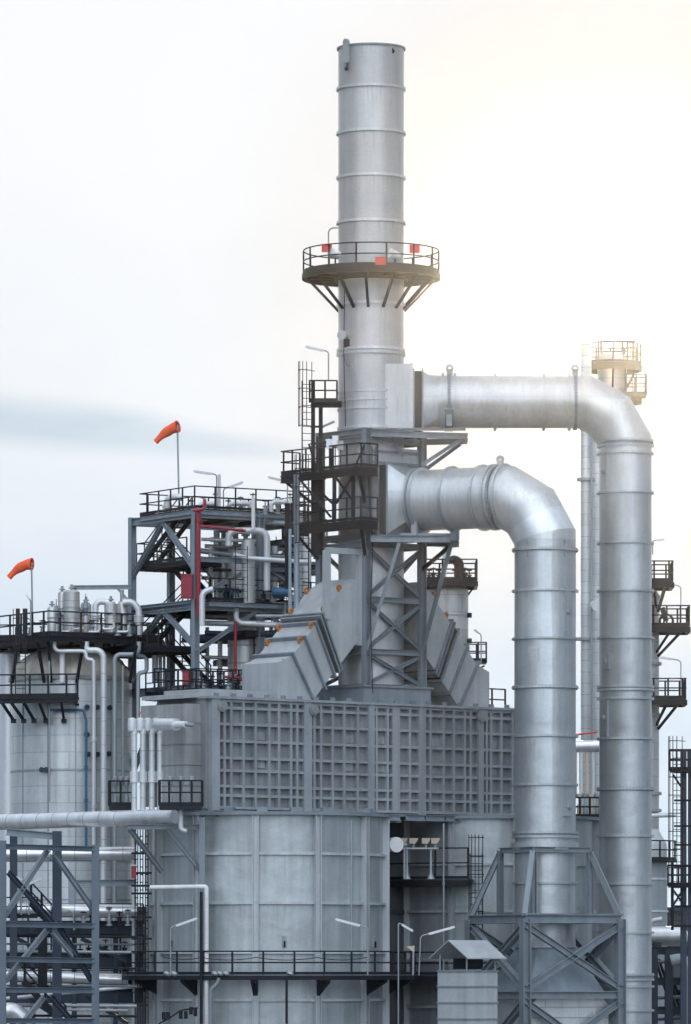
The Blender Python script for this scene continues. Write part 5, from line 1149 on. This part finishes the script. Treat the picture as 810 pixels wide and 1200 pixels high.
pipe('grey hooked pipe elbow at the bottom right of the rack', [W(786, 1126, y7 - 2), W(800, 1123, y7 - 2), W(807, 1136, y7 - 2), W(807, 1300, y7 - 2)], .3, M_pipeg, rad=.6)
for k, (py, lab) in enumerate(((1128, 'thin pale pipe under the top beam of the dark rack'), (1170, 'thin pale pipe in the middle of the dark rack'), (1195, 'thin pale pipe at the bottom of the dark rack'))): pipe(lab, [W(762, py, y7 - .3), W(800, py - 2, y7 - .3)], .09, M_pipeg)
pipe('small pale bent pipe beside the blue grey vessel at the right', [W(760, 1086, y7 + 2), W(764, 1079, y7 + 2), W(776, 1077, y7 + 2)], .13, M_pipew)

# ------------------------------------------------------------------ lower left pipe rack
yl, yr = -16.0, -12.5
t = T('braced_rack', 'dark blue grey braced steel rack at the bottom left carrying big pipes', 'rack', W(60, 1300, -14))
lr = lambda px: yl + (yr - yl) * (px - 3) / 109
cw = {3: 985, 112: 990}
for px in (3, 112): t.part('column', MB().ibeam(W(px, 1420, lr(px)), W(px, cw[px], lr(px)), .34, .34, .035), M_slate)
t.part('column', MB().ibeam(W(67, 1420, -11.5), W(67, 974, -11.5), .42, .42, .04), M_navy)
t.part('column', MB().ibeam(W(50, 1160, -9), W(50, 1088, -9), .42, .42, .04), M_dark)
t.part('column', MB().ibeam(W(16, 1420, -9), W(16, 975, -9), .34, .34, .04), M_navy); t.part('column', MB().ibeam(W(84, 1060, -7), W(84, 1030, -7), .3, .3, .04), M_blue)
for py, d in ((992, 3), (1083, 2), (1124, 2), (1160, 1), (1196, 1)): t.part('beam', MB().ibeam(W(3, py, yl), W(112, py + d, yr), .24, .25, .03), M_slate)
t.part('beam', MB().ibeam(W(8, 975, -10.5), W(66, 980, -11.2), .3, .34, .035), M_blue); t.part('beam', MB().ibeam(W(84, 1035, -7), W(160, 1034, -6), .26, .3, .035), M_blue)
for a, b_, m in (((56, 996), (5, 1074), M_tower), ((63, 1000), (108, 1064), M_blue), ((55, 1090), (6, 1150), M_tower), ((62, 1092), (86, 1120), M_blue), ((52, 1168), (22, 1205), M_tower), ((10, 1022), (62, 1082), M_navy), ((66, 1080), (108, 1150), M_navy), ((60, 1168), (100, 1215), M_navy)):
    t.part('diagonal_brace', MB().ibeam(W(*a, lr(a[0]) + .3), W(*b_, lr(b_[0]) + .3), .2, .22, .03), m)
for (pa, pb, rp, lab, m, yy) in (((-12, 1002), (158, 1000), 8.2, 'silver pipe second from the top crossing the braced rack', M_pipe, -6), ((-12, 1066), (160, 1068), 8.0, 'silver pipe third from the top crossing the braced rack', M_pipe, -5.5), ((-12, 1143), (150, 1148), 7.0, 'silver pipe lowest but one crossing the braced rack', M_pipe, -5), ((-12, 1172), (168, 1155), 2.2, 'thin pale pipe below the big pipes of the braced rack', M_pipew, -7), ((60, 1183), (150, 1184), 1.6, 'thin pale pipe lowest across the braced rack', M_pipew, -8)):
    a, b_ = W(*pa, yy), W(*pb, yy + .6); q = T('rack_pipe', lab, 'pipe', a); rr_ = rp / S(yy); q.part('pipe_run', MB().tube([a, b_], rr_, 28), m); ax = (b_ - a).normalized()
    if rp > 4:
        for k in range(6): q.part('lap_seam', MB().ring(a + ax * (1.15 * k + .6), ax, rr_ * .98, rr_ * 1.015, .035, 28), M_pipeg)
for py, yy, lab in ((1086, -4, 'dark deck across the back of the braced rack, upper'), (1122, -4.5, 'dark deck across the back of the braced rack, middle'), (1164, -5, 'dark deck across the back of the braced rack, lower')):
    a, b_ = W(6, py, yy), W(168, py, yy + 1); q = T('rack_deck', lab, 'platform', a); q.part('deck', MB().prism([a, b_, b_ + V((0, 3, 0)), a + V((0, 3, 0))], UP * .15), M_grate); q.part('edge_beam', MB().ibeam(a - UP * .2, b_ - UP * .2, .2, .55, .04), M_navy)
    railing(q, [a + UP * .15, b_ + UP * .15], spacing=1.1, r=.036, h=.95)
    for k in range(3): c = a.lerp(b_, .2 + .3 * k); q.part('post', MB().ibeam(c - UP * 1.6, c, .24, .24, .03), M_navy)
stair('dark stair crossing behind the braced rack at the bottom left', W(78, 1205, -9), W(28, 1150, -9))
stair('dark stair from the small landing down behind the third silver pipe', W(62, 1086, -8), W(36, 1058, -8))
t = T('landing', 'small dark railed landing on the third silver pipe at the left', 'platform', W(8, 1072, -8.5)); pf = [W(6, 1076, -9), W(44, 1076, -9), W(44, 1076, -7.5), W(6, 1076, -7.5)]; t.part('deck', MB().prism(pf, UP * .08), M_grate); railing(t, [p + UP * .08 for p in pf[:3]], spacing=.7, r=.036, h=.9)
single('ribbed_duct', MB().tube(bend([W(4, 1186, -12), W(16, 1184, -12), W(28, 1194, -12), W(30, 1215, -12)], .5, 12), .40, 24), M_pipe, 'silver ribbed flexible duct elbow at the bottom left corner', 'duct', W(4, 1186, -12))
pipe('silver vertical pipe behind the cable tray at the left', [W(157, 1200, -4), W(157, 970, -4)], .1, M_white)
pipe('pale vertical pipe against the left side of the left drum', [W(174, 1042, -6), W(174, 955, -6)], .12, M_white)
for k, px in enumerate((160, 166, 172)):
    t = T('cable_ladder', 'dark vertical cable ladder left of the drum, ' + ('outer', 'middle', 'inner')[k], 'cable tray', W(px, 1075, -7))
    for d in (-1.6, 1.6): t.part('rail', MB().bar(W(px + d, 1200, -7 + k * .3), W(px + d, 972, -7 + k * .3), .05, .09), M_dark)
    t.repeat('rung', MB().bar((-.08, 0, 0), (.08, 0, 0), .03, .05), M_dark, [W(px, 980 + 9 * j, -7 + k * .3) for j in range(23)])
for py in (1000, 1023, 1038, 1047, 1075, 1100): single('tray_bracket', MB().bar(W(154, py, -7.3), W(178, py, -7.3), .09, .1), M_dark, 'dark horizontal bracket across the vertical cable ladders', 'bracket', W(154, py, -7.3), 'brackets on the cable ladders')
c = W(157, 1022, -7.6); q = T('fire_box', 'small dark red box beside the vertical cable ladders', 'box', c); q.part('housing', MB().box(c, (.22, .2, .6)), M_red); q.part('lid', MB().box(c + UP * .32, (.28, .26, .05)), M_white)
# lower lamps
lamp('left pointing lamp on the walkway in front of the left drum, at its right', W(431, 1143, -11.2), W(431, 1087, -11.2), W(393, 1077, -11.2), head=1.2, mat_=M_lamp)
lamp('right pointing lamp on the walkway in front of the left drum, at its left', W(200, 1143, -11.4), W(200, 1087, -11.4), W(231, 1076, -11.4), head=1.1)
lamp('lamp on a tall pole in the dark gap between the drums', W(467, 1330, -8.5), W(467, 1081, -8.5), W(484, 1091, -8.5), head=.6)
lamp('lamp in front of the shaded drum left of the braced frame', W(491, 1143, -5.5), W(493, 1097, -5.5), W(533, 1086, -5.5), head=1.3)
c = W(481, 1112, -6); q = T('floodlight', 'small pale triangular floodlight in the dark gap between the drums', 'floodlight', W(484, 1143, -6)); q.part('lamp_head', MB().prism([c + V((-.2, 0, .12)), c + V((.2, 0, .15)), c + V((.18, 0, -.18))], (0, .25, 0)), M_cream); q.part('stand', MB().tube([c + V((.15, .1, 0)), W(484, 1143, -6)], .05, 8), M_pipeg)
lamp('lamp under the second silver pipe pointing left', W(34, 1072, -9.2), W(34, 1034, -9.2), W(9, 1024, -9.2), head=.75)
lamp('lamp under the second silver pipe pointing right', W(25, 1072, -9.6), W(25, 1040, -9.6), W(49, 1029, -9.6), head=.7)
lamp('lamp over the third silver pipe by the dark column', W(87, 1090, -9.8), W(86, 1069, -9.8), W(61, 1061, -9.8), head=.8)

# extra members round the tower platforms
tq = T('platform_trestle', 'dark trestle of posts and crossed braces between the two tower platforms', 'trestle', W(392, 612, -2))
for px, yy in ((345, -1.0), (392, -2.6), (414, -2.9)): tq.part('post', MB().ibeam(W(px, 612, yy), W(px, 556, yy), .2, .2, .03), M_dark)
for (a, b) in (((350, 560), (388, 606)), ((412, 560), (394, 590)), ((394, 560), (416, 590))): tq.part('brace', MB().bar(W(*a, -2.2), W(*b, -2.4), .11, .11), M_dark)
tq.part('post', MB().ibeam(W(337, 690, 2), W(337, 590, 2), .26, .26, .03), M_dark)
tq = T('mast_frame', 'dark open frame of posts on the upper tower platform below the mast cage', 'frame', W(388, 553, -2))
for px in (372, 388): tq.part('post', MB().bar(W(px, 553, -2.2), W(px, 512, -2.2), .12), M_dark)
for (a, b) in (((414, 552), (428, 520)), ((372, 552), (362, 520))): tq.part('brace', MB().bar(W(*a, -2.6), W(*b, -2.6), .1), M_dark)
tq.part('top_bar', MB().bar(W(368, 520, -2.2), W(402, 516, -2.2), .1), M_dark)

# added dark casing, put in to darken the gap between the drums
t = T('gap_dark_casing', 'added dark casing that darkens the gap between the two furnace drums', 'casing', L3(1.3, 0, 0))
t.part('shell', MB().prism([L3(-1.6, 1.0, 0), L3(2.9, 1.0, 0), L3(2.9, 2.6, 0), L3(-1.6, 2.6, 0)], UP * 19.4), M_backing)
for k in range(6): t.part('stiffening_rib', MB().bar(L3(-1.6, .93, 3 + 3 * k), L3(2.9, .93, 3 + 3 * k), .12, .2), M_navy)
# more crossing pipework inside the upper steel structure
for k, (a, b, yy, rr) in enumerate((((236, 632), (300, 634), 2.2, .09), ((240, 640), (345, 644), 3.6, .11), ((250, 668), (345, 668), 3.0, .08), ((236, 677), (330, 681), 4.4, .1), ((300, 612), (352, 614), 2.4, .12), ((240, 692), (300, 694), 1.6, .07), ((300, 640), (362, 642), 5.2, .13), ((238, 722), (345, 722), 2.4, .08), ((240, 741), (330, 744), 2.0, .1), ((236, 770), (300, 772), 4.2, .1), ((300, 722), (345, 722), 1.0, .09))):
    pipe('slim pipe running across among the crossing pipework inside the steel structure', [W(*a, yn + yy), W(*b, yn + yy)], rr, (M_pipew, M_pipeg, M_navy)[k % 3], flanges=((0, .2 + .06 * k),), group='crossing pipes inside the steel structure')
for k, (px, p0, p1, yy, rr) in enumerate(((247, 640, 705, 3.0, .12), (254, 622, 705, 4.0, .16), (276, 612, 700, 5, .15), (322, 640, 705, 3.2, .16), (329, 650, 705, 4.0, .11), (334, 610, 690, 4.8, .13), (318, 735, 815, 4.5, .11), (325, 735, 812, 5.0, .15), (243, 735, 810, 4.6, .1), (258, 740, 815, 5, .12))):
    pipe('upright pipe standing among the vessels inside the steel structure', [W(px, p1, yn + yy), W(px, p0, yn + yy)], rr, (M_pipew, M_cladm, M_pipeg)[k % 3], flanges=((0, .5),), group='upright pipes inside the steel structure')
vessel('broad pale drum at the right of the middle deck in the steel structure', V((XX(309, yn + 6), yn + 6, kz(705))), 10 / S(yn + 6), kz(636) - kz(705), M_pipew, nozzle=False)
# horizontal lines in the lower left rack
for k, (py, yy, rr) in enumerate(((1097, -8, .06), (1106, -7, .05), (1115, -7.5, .07), (1134, -8, .05), (1155, -8.5, .06), (1178, -8.5, .09), (1190, -9, .06))):
    pipe('slim dark pipe crossing low inside the braced rack', [W(8, py, yy), W(160, py + 1, yy + .8)], rr, (M_dark, M_slate, M_pipeg)[k % 3], group='slim pipes low in the braced rack')
for k, (a, b) in enumerate((((20, 1100), (70, 1126)), ((95, 1100), (150, 1126)), ((30, 1168), (80, 1200)), ((100, 1168), (150, 1200)))):
    single('rack_brace', MB().ibeam(W(*a, -6), W(*b, -6), .2, .2, .03), M_navy, 'dark slanted brace deep inside the braced rack', 'brace', W(*a, -6), 'slanted braces deep in the rack')
for k, px in enumerate((98, 108, 128, 140, 150)):
    valve(W(px, 1085, -5.5), 'dark valve standing on the upper back deck of the braced rack', .12, .7 + .12 * (k % 3), M_dark if k % 2 else M_pipeg, group='valves on the upper rack deck')
    valve(W(px - 4, 1121, -5.8), 'dark valve standing on the middle back deck of the braced rack', .12, .6 + .12 * (k % 3), M_dark, group='valves on the middle rack deck')

def bolt_row(t, c, ax, r, n, mat_=M_tower, parent=None):
    ax = V(ax).normalized(); ref = UP if abs(ax.z) < .9 else V((0, -1, 0)); a = ax.cross(ref).normalized(); b = a.cross(ax); mb = MB()
    for k in range(n):
        d = a * math.cos(2 * math.pi * k / n) + b * math.sin(2 * math.pi * k / n); p = V(c) + d * r; mb.bar(p - ax * .09, p + ax * .09, .05)
    mb.ring(c, ax, r - .03, r + .02, .12, 48)
    return t.part('bolt_pattern', mb, mat_)
wide = next(o for o in bpy.data.objects if o.get('label', '').startswith('wider flue')); slim = next(o for o in bpy.data.objects if o.get('label', '').startswith('narrower flue'))
class Wrap(T):
    def __init__(s, o): s.o = o; s.loc = o.location.copy()
tw, ts = Wrap(wide), Wrap(slim)
for p in (978.5, 645, 806): bolt_row(tw, (cv.x, cv.y, ZZ(p, ly)), UP, r2 + .07, 56)
for p in (520, 807, 1145, 925): bolt_row(ts, (vx, 0, ZZ(p)), UP, 1.28 + .07, 52)
for d in (1.32, 5.65): bolt_row(tw, P0 + e * d, e, r2 + .06, 56)
for px in (526, 674): bolt_row(ts, (XX(px), 0, hz), (1, 0, 0), 1.28 + .07, 52)
# loose cables and conduits that soften the clean outlines
def cable(label, pts, sag, r=.022, group=None):
    P = []; 
    for a, b in zip(pts, pts[1:]):
        a, b = V(a), V(b)
        for k in range(9): q = k / 8; P.append(a.lerp(b, q) - UP * sag * 4 * q * (1 - q))
    Q = [P[0]] + [p for p, o in zip(P[1:], P) if (p - o).length > 1e-4]
    return single('cable', MB().tube(Q, r, 6), M_dark, label, 'cable', pts[0], group)
cable('thin black cable sagging along the walkway handrail of the left drum', [W(190, 1121, -11.8), W(236, 1122, -11.9), W(300, 1122, -12.2), W(372, 1122, -12.2), W(430, 1122, -11.5)], .12)
cable('thin black cable drooping between the tank deck posts and the davit column', [W(30, 722, yk + 1.2), W(60, 728, yk + .6), W(110, 727, yk + .8), W(150, 712, yn + 5)], .25)
cable('thin black cable hanging down the front of the braced tower', [W(431, 556, -3.2), W(437, 640, -2.9), W(434, 720, -2.8), W(437, 812, -2.8)], .02)
cable('thin black cable down the chimney below its gallery', [W(404, 330, -1.6), W(403, 410, -1.62), W(405, 500, -1.62)], .0)
pipe('slim grey conduit with couplings running down the shaded drum', [W(520, 965, -.6), W(520, 1200, -.6)], .05, M_pipeg, flanges=((0, .3), (0, .6)))
pipe('slim grey conduit running down the front of the left drum', [W(412, 962, -9.2), W(412, 1120, -9.2)], .045, M_pipeg, flanges=((0, .35), (0, .8)))

deck('narrow upper walkway deck between the vessels and the stack in the steel structure', kz(661), (SA * .55, -.2), (SA + .3, SB * .5), sides=(0, 3), m=M_slate)
deck('slim service deck below the top deck of the steel structure near the stack', kz(628), (SA * .72, .3), (SA + .6, SB * .6), sides=(0,), m=M_slate)
deck('low service deck above the inclined duct in the steel structure', kz(768), (SA * .5, .4), (SA + .2, SB * .7), sides=(0,), m=M_slate)
ladder('dark ladder between the service decks of the steel structure near the stack', W(330, 705, yn + 3.4), kz(628) - kz(705), (1, 0, 0), (0, -1, 0), cage=False, width=.55)
ladder('dark ladder below the middle deck of the steel structure, above the inclined duct', W(312, 768, yn + 2.8), kz(707) - kz(768), (1, 0, 0), (0, -1, 0), cage=False, width=.55)
for k, px in enumerate((292, 303, 312, 323, 335, 343)):
    valve(W(px, 661, yn + 4.2), 'small grey valve standing on the narrow upper walkway deck of the structure', .13, .7 + .15 * (k % 3), (M_pipew, M_pipeg, M_dark)[k % 3], group='valves on the narrow upper walkway')
for k, (px, p0, p1) in enumerate(((340, 700, 790), (334, 705, 780), (352, 600, 700), (358, 640, 760))):
    pipe('slim upright pipe in the narrow gap between the steel structure and the stack', [W(px, p1, yn + 1.5 + k * .6), W(px, p0, yn + 1.5 + k * .6)], (.1, .07, .12, .14)[k], (M_pipew, M_blue, M_pipeg, M_pipew)[k], flanges=((0, .4),), group='upright pipes between structure and stack')
